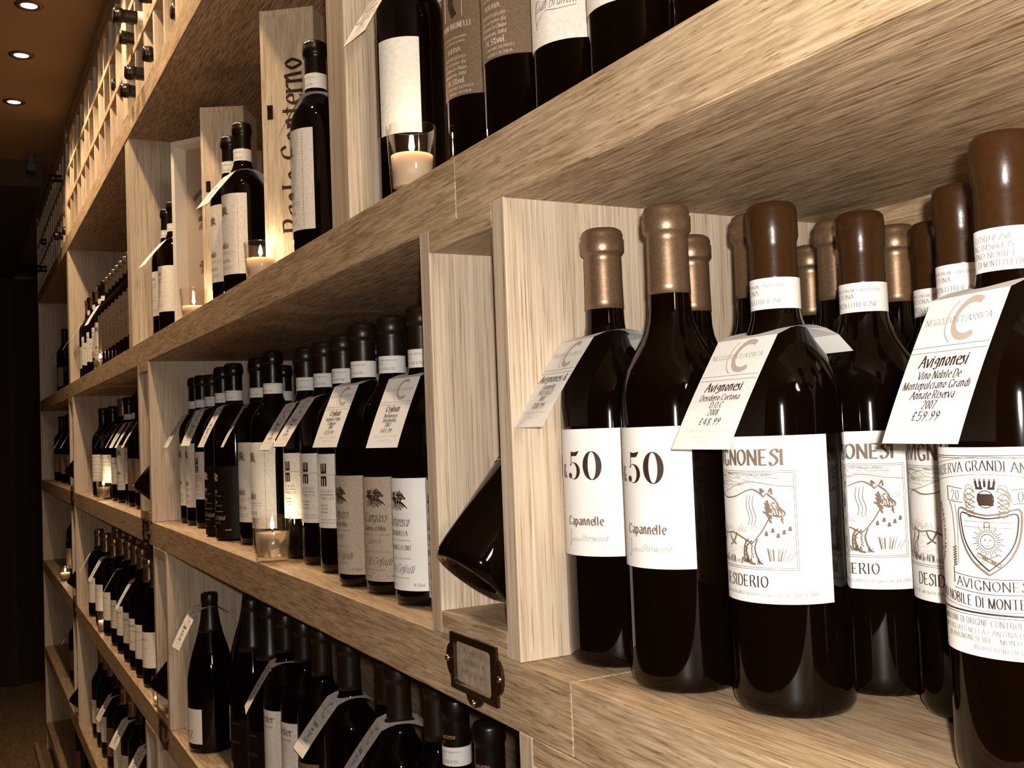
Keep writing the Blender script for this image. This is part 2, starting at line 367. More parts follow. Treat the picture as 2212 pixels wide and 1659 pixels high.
def art_bull():
    a = Art(); H = 99
    a.text('AVIGNONESI', 0, H-17, 9, 'c', 1.5, .9, 0, 1, fit=66)
    for d in (0, 1.1):
        x, y0, y1 = 38-d, 20+d, 78.5-d
        a.line(-x, y0, x, y0, .34, 1); a.line(-x, y1, x, y1, .34, 1); a.line(-x, y0, -x, y1, .34, 1); a.line(x, y0, x, y1, .34, 1)
    def st(*p, t=.5, m=1, n=4): a.pen([(p[i], p[i+1]) for i in range(0, len(p), 2)], t*.7, t*1.55, .6, m, n)
    rnd = random.Random(3)
    # sky hatching
    for j in range(170):
        x = rnd.uniform(-37, 27); y = 66.5+rnd.uniform(0, 1)**.7*11-max(0, (x+5))*.03; l = rnd.uniform(3, 8)
        a.pen([(x, y), (x+l, y-.5+rnd.uniform(-.5, .5))], .2, .55, 0, 2 if y < 74 and x > -20 else 1)
    st(-37, 66, -25, 64, -12, 66, 0, 70, 12, 72, 25, 70, 37, 69, t=.35)
    # bull outline
    st(-27, 60, -22, 64, -12, 62, -2, 63, 6, 66, 12, 67.5, 17, 65, 19, 63, t=.7)
    st(-27, 60, -29, 52, -27, 44, -25, 40, t=.7); st(-27, 60, -30, 50, -31, 38, -29, 33, t=.5)
    st(19, 63, 21, 65, 23, 63.5, 26, 61, 28, 57, 31, 54, 30.5, 52, 27, 51.5, 24, 52.5, t=.8)
    st(18, 65, 17, 68, 19.5, 66, t=.9); st(22, 65.5, 23.5, 68, 24, 64.5, t=.9); st(24, 59.5, 25.5, 59.5, t=1)
    st(24, 52.5, 21, 49, 18, 44, 14, 39, 10, 35, t=.8); st(10, 35, 4, 38, -6, 41, -16, 40, -22, 42, t=.7)
    for dx in (0, 2.2, 4.5): st(8+dx, 64, 7+dx, 58, 9+dx, 51, 8+dx, 46, t=.35)
    for j in range(9): st(19+rnd.uniform(-2, 3), 61-j*1.3, 22+rnd.uniform(-1, 2), 58-j*1.3, t=.9, n=0)
    for j in range(34): x = rnd.uniform(19, 29); a.pen([(x, 60-abs(x-22)*.9+rnd.uniform(-5, 2)), (x+rnd.uniform(.5, 2), 58-abs(x-22)*.9+rnd.uniform(-5, 1))], .3, .8, 0, 1)
    for j in range(40): x = rnd.uniform(-26, 16); a.pen([(x, 43+rnd.uniform(-3, 3)), (x+2.5, 44+rnd.uniform(-3, 3))], .2, .5, 0, 2)
    for bx in (5.2, 9, -24.5, -20): 
        for j in range(12): a.pen([(bx+rnd.uniform(-.8, 1.2), 37-j*1.05), (bx+rnd.uniform(0, 2.2), 36-j*1.05)], .3, .9, 0, 1)
    # legs
    st(10, 37, 6, 33, 6, 28, 8, 24, 12, 23, t=1.0); st(14, 38, 12, 33, 13, 28, 15, 24, 17, 23.5, t=.8); st(8, 38, 5, 35, 4, 30, 4.5, 25, 7, 24, t=.9)
    st(-22, 42, -23, 36, -26, 33, -25, 27, -22, 24, t=1.0); st(-17, 41, -18, 36, -22, 32, -21, 27, -18, 24, t=.9); st(-29, 34, -30, 28, -27, 24, t=.8)
    st(-2, 41, -5, 36, -10, 33, t=1.2); st(-10, 41, -8, 37, -3, 34, t=.8)
    for j in range(60):
        x = rnd.uniform(-31, 16); a.pen([(x, 23+rnd.uniform(-.5, 1)), (x+rnd.uniform(-1, 1), 25+rnd.uniform(0, 3))], .2, .5, 0, 0 if j % 2 else 1)
    for j in range(170):
        x = rnd.uniform(-34, 34); y = rnd.uniform(22, 46); l = rnd.uniform(2, 5)
        a.pen([(x, y), (x+l, y+rnd.uniform(-.3, .3))], .16, .4, 0, 2)
    for j in range(16):
        x = 24+rnd.uniform(-3, 3)+ (6 if j > 9 else 0); a.pen([(x, 25), (x+(x-24)*.5, 31+rnd.uniform(-1, 2))], .15, .4, 0, 1)
    for x, y in ((19, 40), (23, 42), (26, 39), (29.5, 41), (33, 43)): st(x, y, x+.8, y+2.5, x+1.2, y, t=.9)
    for j in range(12): a.pen([(26+j*.8, 60+rnd.uniform(-1, 2)), (27+j*.8, 58+rnd.uniform(-1, 2))], .2, .6, 0, 2)
    a.text('DESIDERIO', 0, 9.5, 6.5, 'c', 1.05, .9, 0, 0, fit=40)
    a.text('Toro del peso di q. 16,78 capo nucleo della Fattoria Le Capezzine dal 1884 al 1889', 0, 4.2, 2.3, 'c', .8, .8, .25, 1, False, fit=96, res=2)
    return a
def art_crest():
    a = Art(); H = 97
    V = lambda y: H-y
    arc = lambda u: 1.8-abs(u)**1.5/55
    for d, m in ((4, 0), (5, 1)): a.rect(-55, V(d)-.2, 55, V(d)+.2, m)
    a.text('RISERVA GRANDI ANNATE', 0, V(12.5), 4.6, 'c', 1.0, .9, 0, 0, arc=arc, fit=66)
    for dy in (6.2, 14.3): a.pen([(u, V(dy)+arc(u)) for u in range(-37, 38, 3)], .3, .3, 0, 1)
    a.line(-37, V(6.2)+arc(37), -37, V(14.3)+arc(37), .6, 1); a.line(37, V(6.2)+arc(37), 37, V(14.3)+arc(37), .6, 1)
    def st(*p, t=.4, m=0, n=4, s=1): a.pen([(s*p[i], V(p[i+1])) for i in range(0, len(p), 2)], t*.85, t*1.5, .6, m, n)
    # crown, helmet, mantling
    for k in range(5): st(-4+k*2, 18.5, -4.6+k*2.3, 15.5, t=.9); a.ring(-4.6+k*2.3, V(15), .6, 0, m=1, n=8)
    st(-4.6, 19, 4.6, 19, t=1)
    a.ring(0, V(24), 4.2, 3.7, m=0, n=18)
    rnd = random.Random(5)
    for k in range(10): st(-3.4+k*.7, 21.5, -3+k*.7, 27, t=.7, n=0)
    for s in (-1, 1):
        for k in range(5):
            st(5, 21+k*2.4, 8+rnd.uniform(-1, 1), 19+k*2.6, 11-k*.3, 22+k*2.3, 8, 24.5+k*2, 5.5, 23+k*2, t=.45, s=s, m=1)
        a.ring(s*8, V(19.5), 2.3, 1.9, m=1, n=12); a.ring(s*9.5, V(24), 2.3, 1.9, m=1, n=12)
        # date ribbons
        a.line(s*12, V(19.5), s*23, V(18.5), .35, 0); a.line(s*12, V(26), s*23, V(25.4), .35, 0); a.line(s*23, V(18.5), s*23, V(25.4), .8, 0)
        st(22, 26, 20, 30, 19, 44, 20, 56, t=.5, s=s, m=1); st(17.5, 27, 16.5, 36, 17, 55, t=.35, s=s, m=1)
        for k in range(8): st(18, 47+k*1.2, 21, 48+k*1.2, t=.8, s=s, m=1, n=0)
        # shield
        st(0, 31.5, 7, 30.5, 14.5, 28.5, 15, 36, 13, 45, 8, 53, 0, 59, t=.8, s=s, m=1)
        st(0, 33, 7, 32, 13.2, 30.6, 13.6, 36, 11.7, 44, 7, 51, 0, 57, t=.6, s=s)
        # side medallions with leaves
        for k in range(22):
            t = -1.2+k*.11; x = 37-9*math.cos(t)*.8; y = 42+15*math.sin(t)
            st(x, y, x-2.2, y-1.2+rnd.uniform(-1, 1), t=.8, s=s, m=1, n=0)
        a.ring(s*38, V(42), 15, 14.2, m=1, sx=.55, n=36); a.ring(s*38, V(42), 12.5, 12.2, m=1, sx=.5, n=36)
        for k in range(16): a.ring(s*(37+rnd.uniform(-3, 3)), V(36+k*.9), rnd.uniform(.4, 1.1), 0, m=1, n=8)
    a.text('20', -17, V(25), 4.6, 'c', .7, .95); a.text('07', 17, V(25), 4.6, 'c', .7, .95)
    a.line(-12, V(34.5), 12, V(34.5), .3, 1); a.line(-12, V(37), 12, V(37), .3, 1); a.ring(0, V(35.7), 1.6, 1.0, m=1, n=10)
    # sun in splendour
    a.ring(0, V(43.5), 3.6, 3.2, n=20); a.ring(-1.2, V(42.8), .4, 0, n=6); a.ring(1.2, V(42.8), .4, 0, n=6); a.line(-.9, V(45.3), .9, V(45.3), .3, 0); a.line(0, V(43), 0, V(44.4), .25, 0)
    for k in range(32):
        t = k*math.pi/16; r2 = 7.6 if k % 2 else 6
        a.pen([(4*math.cos(t), V(43.5)+4*math.sin(t)), (r2*math.cos(t), V(43.5)+r2*math.sin(t))], .5, .5, 0, 1)
    for s in (-1, 1):
        st(-5.5, 49.5, 5.5, 54.5, t=1.5, s=s, m=1, n=0); a.pen([(s*-5.2, V(49.9)), (s*5.2, V(54.3))], .8, .8, 0, 3)
    # name ribbon
    ar2 = lambda u: -2.2+abs(u)**1.6/110
    for dy in (58.5, 65.5): a.pen([(u, V(dy)+ar2(u)) for u in range(-21, 22, 3)], .35, .35, 0, 0)
    a.line(-21, V(57), -21, V(64.3), .8, 0); a.line(21, V(57), 21, V(64.3), .8, 0)
    a.text('AVIGNONESI', 0, V(64), 4.4, 'c', 1.05, .95, arc=ar2, fit=38)
    ar3 = lambda u: -2.6+abs(u)**1.6/130
    a.text('VINO NOBILE DI MONTEPULCIANO', 0, V(71.5), 4.6, 'c', 1.1, .9, arc=ar3, fit=80)
    a.pen([(u, V(73)-2.6+abs(u)**1.6/130) for u in range(-48, 49, 4)], .3, .3, 0, 1)
    for d, t in ((75.6, .9), (77, .3)): a.rect(-55, V(d)-t/2-1.2, 55, V(d)+t/2-1.2, 0)
    a.text('DENOMINAZIONE DI ORIGINE CONTROLLATA E GARANTITA', 0, V(82.5), 2.9, 'c', 1.0, .9, 0, 1, fit=88, res=2)
    a.text('IMBOTTIGLIATO NELLA CANTINA DELLA FATTORIA', 0, V(86.5), 2.3, 'c', 1.0, .9, 0, 1, fit=74, res=2)
    a.text('DI AVIGNONESI SRL - MONTEPULCIANO', 0, V(90), 2.3, 'c', 1.1, .9, 0, 1, fit=58, res=2)
    a.text('PRODOTTO IN ITALIA', 2, V(94), 2.1, 'c', 1.0, .9, 0, 1, fit=24, res=2)
    a.clip(-60, 60); return a
def emblem(a, x, y, r, m=0, seed=1):
    """bushy old vine: curly crown above, wavy strands of trunk and root below"""
    rnd = random.Random(seed)
    for k in range(48):
        t = rnd.uniform(-.15, 3.3); q = math.sqrt(rnd.uniform(.1, 1))
        px, py = x+q*r*1.05*math.cos(t), y+r*.12+q*r*.72*math.sin(t)
        c = rnd.uniform(.8, 2.0)*r/12; s_ = rnd.choice((-1, 1))
        a.pen([(px-c, py), (px-c*.3, py+c*.9*s_), (px+c*.7, py+c*.3*s_), (px+c, py-c*.6*s_)], .4*r/12, 1.25*r/12, .5, m, 3)
    for k in range(19):
        t = (k-9)/9; w_ = rnd.uniform(-1, 1)*r/12; e = rnd.uniform(.55, 1.0)
        a.pen([(x+t*r*.8, y+r*.2), (x+t*r*.62+w_, y-r*.1), (x+t*r*.85-w_, y-r*.45*e), (x+t*r*1.2+r*.12, y-r*.95*e)], .3*r/12, 1.15*r/12, .5, m, 4)
def art_tree(names, dark=0, alc='14.5%vol'):
    a = Art(); H = 113; V = lambda y: H-y
    emblem(a, 0, V(21), 12, dark, 4)
    a.text(names[0], 0, V(48), 10, 'c', .9, .85, .35, 0, False, res=4, script=True, fit=34)
    a.text(names[1], 0, V(57.5), 5, 'c', .9, .85, 0, 0, fit=31)
    a.small(0, V(63), 2.1, 38, 'c', 1)
    a.text(names[2], 0, V(72), 4.8, 'c', .85, .85, 0, 0, fit=20 if len(names[2]) < 6 else 38)
    a.small(0, V(81.5), 2.1, 38, 'c', 1)
    a.text('F.lli Cigliuti', 2, V(95), 8.5, 'c', .9, .8, .35, 0, False, res=4, script=True, fit=40)
    a.small(-2, V(101), 1.9, 36, 'c', 1); a.small(-12, V(108.5), 2.4, 14, 'c', 1); a.text(alc, 27, V(108.5), 3.2, 'c', .7, .8, 0, 0, fit=13)
    return a
def art_elogo():
    a = Art(); H = 94; V = lambda y: H-y
    a.line(-38, V(26), 38, V(26), .35, 0)
    for s in (1, -1):
        y0 = V(26)+s*1.6
        a.rect(-6, min(y0, y0+s*3), 6, max(y0, y0+s*3), 0)
        for x in (-6, -1.5, 3): a.rect(x, min(y0, y0+s*13), x+3, max(y0, y0+s*13), 0)
    a.text('D ALBA', 4, V(49), 3.8, 'c', .9, .9, 0, 1, False, fit=22); a.line(-8, V(51.5), 16, V(51.5), .8, 1)
    a.text('CANZELLO', 5, V(58), 3.8, 'c', .9, .9, 0, 1, False, fit=24)
    for k in range(3): a.small(-8, V(66+k*4.5), 2.6, 15, 'l', 1)
    a.small(-8, V(84), 1.9, 26, 'l', 1); a.small(-8, V(88), 1.9, 34, 'l', 1)
    return a
def art_dark():
    a = Art(); H = 127; V = lambda y: H-y
    emblem(a, -6, V(20), 9, 0, 9)
    for y, t in ((48, 'Langhe'), (66, 'Rosso'), (94, 'F.lli Cigliuti')):
        a.text(t, -14, V(y), 7.5, 'l', .8, .8, .35, 0, False, script=True, fit=15 if len(t) < 8 else 34)
    for y, w_ in ((53, 26), (70, 28), (80, 30), (100, 24)): a.small(-14, V(y), 1.8, w_, 'l', 0)
    a.text('2008', -12, V(76), 3, 'l', .7, .8); a.small(-14, V(112), 2.5, 10, 'l', 0); a.small(20, V(112), 2.5, 12, 'l', 0)
    return a
def art_lean():
    a = Art(); a.rect(-56, 0, 56, 1.6, 0); a.rect(-56, 13, 56, 13.5, 0)
    a.text('MONTEPULCIANO', 0, 16, 4.5, 'c', 1, .9, 0, 0, fit=60); a.small(0, 8, 2.4, 44, 'c', 0); a.text('RISERVA', 0, 30, 6, 'c', 1, .9, 0, 0, fit=40)
    a.ring(0, 58, 9, 0, m=0, sx=.7, n=18)
    return a
def art_emblem():
    a = Art(); H = 131; V = lambda y: H-y
    emblem(a, 0, V(22), 9, 1, 12)
    a.text('BAROLO', 0, V(86), 8, 'c', 1.1, .7, 0, 1, fit=20); a.text('GINESTRA', 0, V(110), 5, 'c', .9, .8, 0, 1, fit=26)
    a.small(0, V(76), 2, 10, 'c', 1); a.small(0, V(93), 1.8, 44, 'c', 1); a.line(-22, V(96), 22, V(96), .3, 1)
    a.small(0, V(118), 1.8, 34, 'c', 1); a.small(0, V(122), 1.8, 30, 'c', 1)
    for y in range(0, 129, 4): a.rect(29, 1+y, 29.6, 3.4+y, 0)
    return a
def art_text(lines, H):
    a = Art()
    for (t, y, h, wd) in lines:
        if t: a.text(t, 0, H-y, h, 'c', .9, .85, 0, 0, fit=wd)
        else: a.small(0, H-y, h, wd, 'c', 1)
    return a
def art_brunelli():
    a = Art(); H = 124; V = lambda y: H-y+22
    # dancing figure above the lettering: plain abstract shape
    a.poly([(-13, V(70)), (13, V(70)), (13, V(24)), (-13, V(24))], 1)
    a.pen([(-3, V(34)), (1, V(44)), (-2, V(55)), (3, V(68))], 3, 8, 0, 2, 4); a.ring(-2, V(30), 4, 0, m=2, n=12)
    a.text('GIANNI BRUNELLI', 0, V(80), 5.2, 'c', 1.2, .9, 0, 0, fit=44)
    a.small(0, V(90), 2.4, 34, 'c', 0); a.small(0, V(94.5), 2.4, 30, 'c', 0)
    a.text('RISERVA', 0, V(103), 4.2, 'c', 1.1, .9, 0, 0, fit=19)
    for k in range(4): a.text(['imbottigliato', 'all origine da', 'Fattoria Le Chiuse', 'Montalcino, Italia'][k], 0, V(110+k*5.4), 3.6, 'c', 1, .9, .2, 0, False, fit=30, res=2)
    a.text('14.5%vol.', 2, V(134), 5.6, 'c', 1.1, .85, 0, 0, fit=26)
    a.text('CONTAINS SULPHITES', 6, V(139), 2.6, 'c', 1, .9, 0, 0, False, fit=32, res=1); a.text('PRODUCT OF ITALIA', 6, V(144), 2.6, 'c', 1, .9, 0, 0, False, fit=28, res=1)
    return a
def art_sign():
    a = Art(); H = 142; V = lambda y: H-y+2
    a.text('BRUNELLO', 0, V(70), 8, 'c', .8, .9, 0, 1, fit=44); a.small(0, V(78), 2.4, 40, 'c', 1); a.small(0, V(83), 2.4, 30, 'c', 1)
    a.text('2007', 0, V(94), 4.2, 'c', .7, .95, 0, 0, fit=13)
    a.text('Gian Brunelli', 0, V(116), 9, 'c', .75, .75, .35, 0, False, script=True, fit=42, res=4)
    a.pen([(-18, V(126)), (-8, V(118)), (4, V(119)), (20, V(118))], .3, .7, .3, 0, 4); a.pen([(-18, V(106)), (-20, V(118)), (-18, V(130))], .3, .7, .3, 0, 4)
    return a
def art_band(n, extra='D ALBA'):
    a = Art()
    a.text('DENOMINAZIONE DI ORIGINE CONTROLLATA', -2, 13.3, 2.0, 'c', .8, .9, 0, 1, False, fit=44, res=1)
    a.text(extra, -7, 9, 2.8, 'c', .9, .9, 0, 1, fit=20)
    a.text(n+' LITRI 0.750', 0, 3.3, 2.9, 'c', .9, .9, 0, 1, True, fit=34)
    return a
def art_band2():
    a = Art()
    for k, t in enumerate(['LITRO 0.750', 'AG 04566435', 'VINO NOBILE', 'DI MONTEPULCIANO']): a.text(t, -2 if k < 3 else 4, 14.5-k*4.1, 2.9, 'c', .9, .9, .15, 1, True, fit=19+k*3)
    return a
def art_tag(lines, price, foot=2):
    """u across -27..27, v from 0 (fold) down to -78"""
    a = Art()
    a.ring(7, -13.5, 12, 8.2, 1.0, 5.35, 2, sx=.95, sxi=1.0); a.ring(5.5, -13.5, 14.5, 13.7, 2.3, 4.2, 2)
    a.text('NEGOZIO CLASSICA', -1, -15, 3.2, 'c', .75, .9, .1, 1, True, fit=47)
    a.line(-26.8, -27.5, 26.8, -27.5, .3, 1); a.line(-26.8, -30.5, 26.8, -30.5, .3, 1)
    y = -38.5
    for i, t in enumerate(lines):
        h = 6.3 if i == 0 else 4.1
        a.text(t, 0, y, h, 'c', 1.25 if i == 0 else 1.15, .85, .1, 0, fit=48 if len(t)*h*.66 > 48 else None); y -= 6.4 if i == 0 else 5.2
    y = min(y-1.0, -62.0) if foot else y
    a.text(price, 0, y, 4.8, 'c', 1.1, .9, .12, 0, True, fit=20)
    for k in range(foot): a.text(['Prugnolo Gentile 85% Cabernet', 'Sauvignon 15%', 'Toscana'][k], 0, y-4.6-k*3.9, 2.3, 'c', .7, .85, .25, 2, False, fit=[40, 22, 12][k], res=1)
    a.clip(-27, 27, -77.5, 0); return a

# ------------------------------------------------------------------ bottle kinds (layout units for radii and heights)
def mm(v): return v*S*1000
PROF = {
 'wide': [(0, .05), (.055, .04), (.09, .006), (.106, .0), (.115, .008), (.121, .03), (.121, .34), (.119, .37), (.113, .41), (.104, .455), (.090, .505), (.075, .555), (.061, .6), (.049, .65), (.042, .7), (.038, .76)],
 'bordeaux': [(0, .055), (.04, .045), (.07, .012), (.082, .0), (.092, .004), (.0985, .016), (.1, .035), (.1, .5), (.0992, .52), (.096, .542), (.089, .565), (.076, .587), (.062, .607), (.051, .626), (.0435, .646), (.0405, .664), (.039, .70), (.037, .78)],
 'tall': [(0, .055), (.04, .045), (.07, .012), (.082, .0), (.092, .004), (.0985, .016), (.1, .035), (.1, .548), (.0992, .566), (.096, .586), (.086, .610), (.070, .634), (.055, .655), (.047, .68), (.0415, .72), (.0385, .78), (.037, .85)],
 'burgundy': [(0, .05), (.05, .04), (.08, .006), (.095, .0), (.104, .008), (.109, .03), (.109, .34), (.1075, .37), (.103, .41), (.095, .455), (.083, .505), (.07, .555), (.058, .6), (.048, .65), (.042, .7), (.038, .76)],
}
def body_profile(kind, H):
    ref = {'bordeaux': .845, 'burgundy': .80, 'tall': .92, 'wide': .80}[kind]
    out = []
    for r, z in PROF[kind]:
        if z > .5*ref and H != ref: z = .5*ref+(z-.5*ref)*(H-.5*ref)/(ref-.5*ref)
        out.append((r, z))
    return out
def bottle_body(kind, H):
    return lathe('bottle_glass', [(r*S, z*S) for r, z in body_profile(kind, H)], 40)
def body_radius(kind, H, z):
    P = body_profile(kind, H)
    for (r0, a), (r1, b_) in zip(P[4:], P[5:]):
        if a <= z <= b_: return r0+(r1-r0)*(z-a)/max(1e-6, b_-a)
    return P[-1][0]
def capsule_mesh(H, z0, style, kind):
    k = lambda z: body_radius(kind, H, z)+.0013
    zz = [z0+(H-.068-z0)*i/6 for i in range(7)]
    lead = [(k(z0)-.0012, z0-.0005)]+[(max(k(z), .0395 if style != 'ridged' else .0393), z) for z in zz]
    if style == 'wax': P = lead+[(.0425, H-.06), (.0425, H-.018), (.041, H-.008), (.036, H-.002), (.028, H), (0, H-.001)]
    elif style == 'thin': P = lead+[(.0392, H-.055), (.0425, H-.05), (.043, H-.044), (.043, H-.014), (.040, H-.004), (.03, H), (0, H)]
    else: P = lead+[(.0385, H-.057), (.0430, H-.053), (.0455, H-.049), (.0458, H-.024), (.0432, H-.020), (.0440, H-.013), (.041, H-.005), (.034, H), (0, H-.001)]
    return lathe('capsule', [(r*S, z*S) for r, z in P], 32)
KINDS = {}
def rscale(r): return r*S
def wraplabel(r, z0, z1, t0, half, name='label'):
    n = 32; return lathe(name, [(rscale(r), z0*S), (rscale(r), z1*S)], n, t0-half, t0+half)
D2 = math.radians
def make_kind(key, body='bordeaux', H=.845, cap=('wax', .70, 'wax'), band=None, label=None, glass='glass', label2=None):
    """label: (z0,z1,half_deg,paper,art,inks)"""
    K = dict(H=H, parts=[])
    K['parts'].append(('bottle_glass', bottle_body(body, H), [glass], None, 0))
    K['parts'].append(('capsule', capsule_mesh(H, cap[1], cap[2], body), [cap[0]], None, 0))
    if band:
        rb = .0412; z0, z1, art = band
        K['parts'].append(('neck_band', wraplabel(rb+.0006, z0, z1, 0, math.pi*.98, 'neck_band'), ['paper'], None, 1))
        K['parts'].append(('printing', art.mesh('printing', cyl(rscale(rb+.0011), 0, z0*S), ['ink', 'inkmid', 'inkpale']), [], 'neck_band', 1))
    rl = {'bordeaux': .1006, 'tall': .1006, 'wide': .1216, 'burgundy': .1096}[body]
    if label:
        z0, z1, half, paper, art, inks = label
        K['parts'].append(('label', wraplabel(rl, z0, z1, 0, D2(half)), [paper], None, 2))
        if art is not None:
            K['parts'].append(('printing', art.mesh('printing', cyl(rscale(rl+.0006), 0, z0*S), inks), [], 'label', 2))
    if label2:
        z0, z1, t0, half, paper = label2
        K['parts'].append(('back_label', wraplabel(rl, z0, z1, D2(t0), D2(half), 'back_label'), [paper], None, 2))
    KINDS[key] = K
INK = ['ink', 'inkmid', 'inkpale', 'paper']
make_kind('fifty', H=.885, cap=('foil', .718, 'ridged'), label=(.221, .473, 88, 'paper', art_fifty(), INK))
make_kind('bull', H=.845, cap=('wax', .705, 'wax'), band=(.662, .714, art_band('90908226', 'CORTONA')), label=(.184, .452, 91, 'paper', art_bull(), INK))
make_kind('crest', H=.845, cap=('wax', .70, 'wax'), band=(.660, .716, art_band2()), label=(.172, .434, 96, 'paper', art_crest(), INK))
make_kind('campass', H=.838, cap=('foil_dark', .70, 'ridged'), band=(.660, .712, art_band('01673025')), label=(.042, .350, 62, 'speckle', art_tree(['Campass', "Barbera d'Alba", '2010']), INK))
make_kind('serra', H=.838, cap=('foil_dark', .70, 'ridged'), band=(.660, .712, art_band('01573024')), label=(.045, .353, 62, 'paper', art_tree(['Barbaresco', 'SERRABOELLA', 'SERRABOELLA 2007']), INK))
make_kind('elogo', H=.835, cap=('foil_dark', .70, 'ridged'), band=(.660, .712, art_band('01523409')), label=(.158, .414, 62, 'cream', art_elogo(), INK))
make_kind('script', H=.84, cap=('foil_black', .70, 'ridged'), band=(.660, .708, art_band('01523157')), label=(.010, .350, 80, 'blacklabel', art_dark(), ['inklight', 'inklight']))
make_kind('emblem', H=.845, cap=('foil_black', .70, 'ridged'), band=(.662, .706, art_band('01602615')), label=(.103, .460, 70, 'cream', art_emblem(), INK))
make_kind('brown', body='tall', H=.92, cap=('foil_black', .76, 'ridged'), label=(.235, .570, 80, 'brownlabel', art_brunelli(), ['inklight', 'cream', 'ink']))
make_kind('brownback', body='tall', H=.92, cap=('foil_black', .76, 'ridged'), label=(.215, .50, 70, 'brownlabel', art_brunelli(), ['inklight', 'cream', 'ink']), label2=(.205, .475, 113, 38, 'cream'))
make_kind('signed', body='tall', H=.92, cap=('foil_black', .76, 'ridged'), label=(.185, .570, 75, 'cream', art_sign(), INK))
make_kind('emblem2', H=.845, cap=('foil_black', .715, 'ridged'), band=(.662, .718, art_band('01602615')), label=(.125, .497, 70, 'cream', art_emblem(), INK))
make_kind('leaning', H=.845, cap=('foil_black', .66, 'thin'), label=(.255, .47, 88, 'blacklabel', art_lean(), ['inklight', 'inklight']))
make_kind('plain', H=.845, cap=('foil_black', .70, 'ridged'), band=(.660, .708, art_band('01443186')), label=(.16, .44, 70, 'cream', art_text([('RISERVA', 20, 6, 28), ('', 30, 2.4, 34), ('', 36, 2.4, 30), ('', 60, 2.2, 36), ('', 68, 2.2, 30), ('', 90, 2, 38)], 103), INK))
make_kind('grainy', H=.845, cap=('foil_silver', .70, 'thin'), label=(.16, .50, 70, 'grainlabel', art_text([('', 20, 5, 40), ('', 40, 5, 30), ('', 70, 4, 40)], 126), ['inkmid', 'inkmid']))
make_kind('silver', H=.845, cap=('foil', .70, 'thin'), label=(.14, .36, 72, 'cream', art_text([('', 20, 5, 30), ('', 32, 2.4, 34), ('', 60, 2.2, 36)], 81), INK))
make_kind('blackneck', H=.80, cap=('foil_black', .66, 'thin'), label=(.14, .38, 88, 'cream', art_text([('TENUTA', 12, 6, 50), ('', 24, 3, 60), ('', 34, 3, 60), ('', 50, 2.6, 60), ('', 60, 2.6, 60), ('', 72, 2.6, 60)], 89), INK))
make_kind('windmill', H=.845, cap=('foil_dark', .68, 'thin'), label=(.07, .452, 66, 'cream', art_text([('feder', 18, 11, 34), ('', 26, 3, 30), ('', 110, 3, 20)], 141), INK))
make_kind('slope', body='burgundy', H=.845, cap=('foil_dark', .60, 'thin'), label=(.10, .30, 74, 'blacklabel', art_text([('', 8, 3, 40), ('BARBARESCO', 40, 4, 40)], 74), ['inkmid', 'inkmid']))
make_kind('slopelight', body='wide', H=.80, cap=('foil_dark', .60, 'thin'), label=(.05, .225, 50, 'cream', art_text([('MCZ', 52, 12, 40)], 63), INK), label2=(.05, .225, 161, 42, 'cream'))
make_kind('paolo', H=.845, cap=('foil_black', .69, 'thin'), band=(.660, .712, art_band('63135552', 'BAROLO')), label=(.10, .38, 66, 'cream', None, INK))
make_kind('nude', H=.86, cap=('foil_dark', .675, 'thin'), label=(.12, .36, 60, 'brownlabel', None, INK))
make_kind('pale', H=.80, cap=('foil_silver', .64, 'thin'), label=(.13, .36, 66, 'cream', art_text([('', 20, 5, 30), ('', 40, 2.4, 34)], 85), INK))
_a = Art(); _a.text('Paolo Conterno', 0, 0, 4.6, 'c', .9, .85, 0, 0, True, fit=33); _a.text('since 1886', 0, -4.5, 1.8, 'c', .8, .85, 0, 0, False, fit=9, res=1)
KINDS['paolo']['parts'].append(('lettering', _a.mesh('lettering', cyl(.0413*S, 0, .735*S), ['goldink']), [], 'capsule', 1))
def add_bottle(key, x, y, zs, th, label, group=None, tilt=None, name='wine_bottle', cat='bottle'):
    K = KINDS[key]
    o = thing(name, label, cat, W(x, y, zs), group)
    made = {}
    for (nm, me, mats, par, rotates) in K['parts']:
        p = bpy.data.objects.new(nm, me)
        COL.objects.link(p)
        for mm_ in mats:
            if len(me.materials) < len(mats): me.materials.append(M[mm_])
        if par: p.parent = made[par]
        else:
            p.parent = o
            if rotates == 2: p.rotation_euler = (0, 0, D2(th))
            elif rotates == 1: p.rotation_euler = (0, 0, D2(th*1.0+random.uniform(-6, 6)))
        made[nm] = p
    if tilt is not None: o.rotation_euler = tilt
    return o

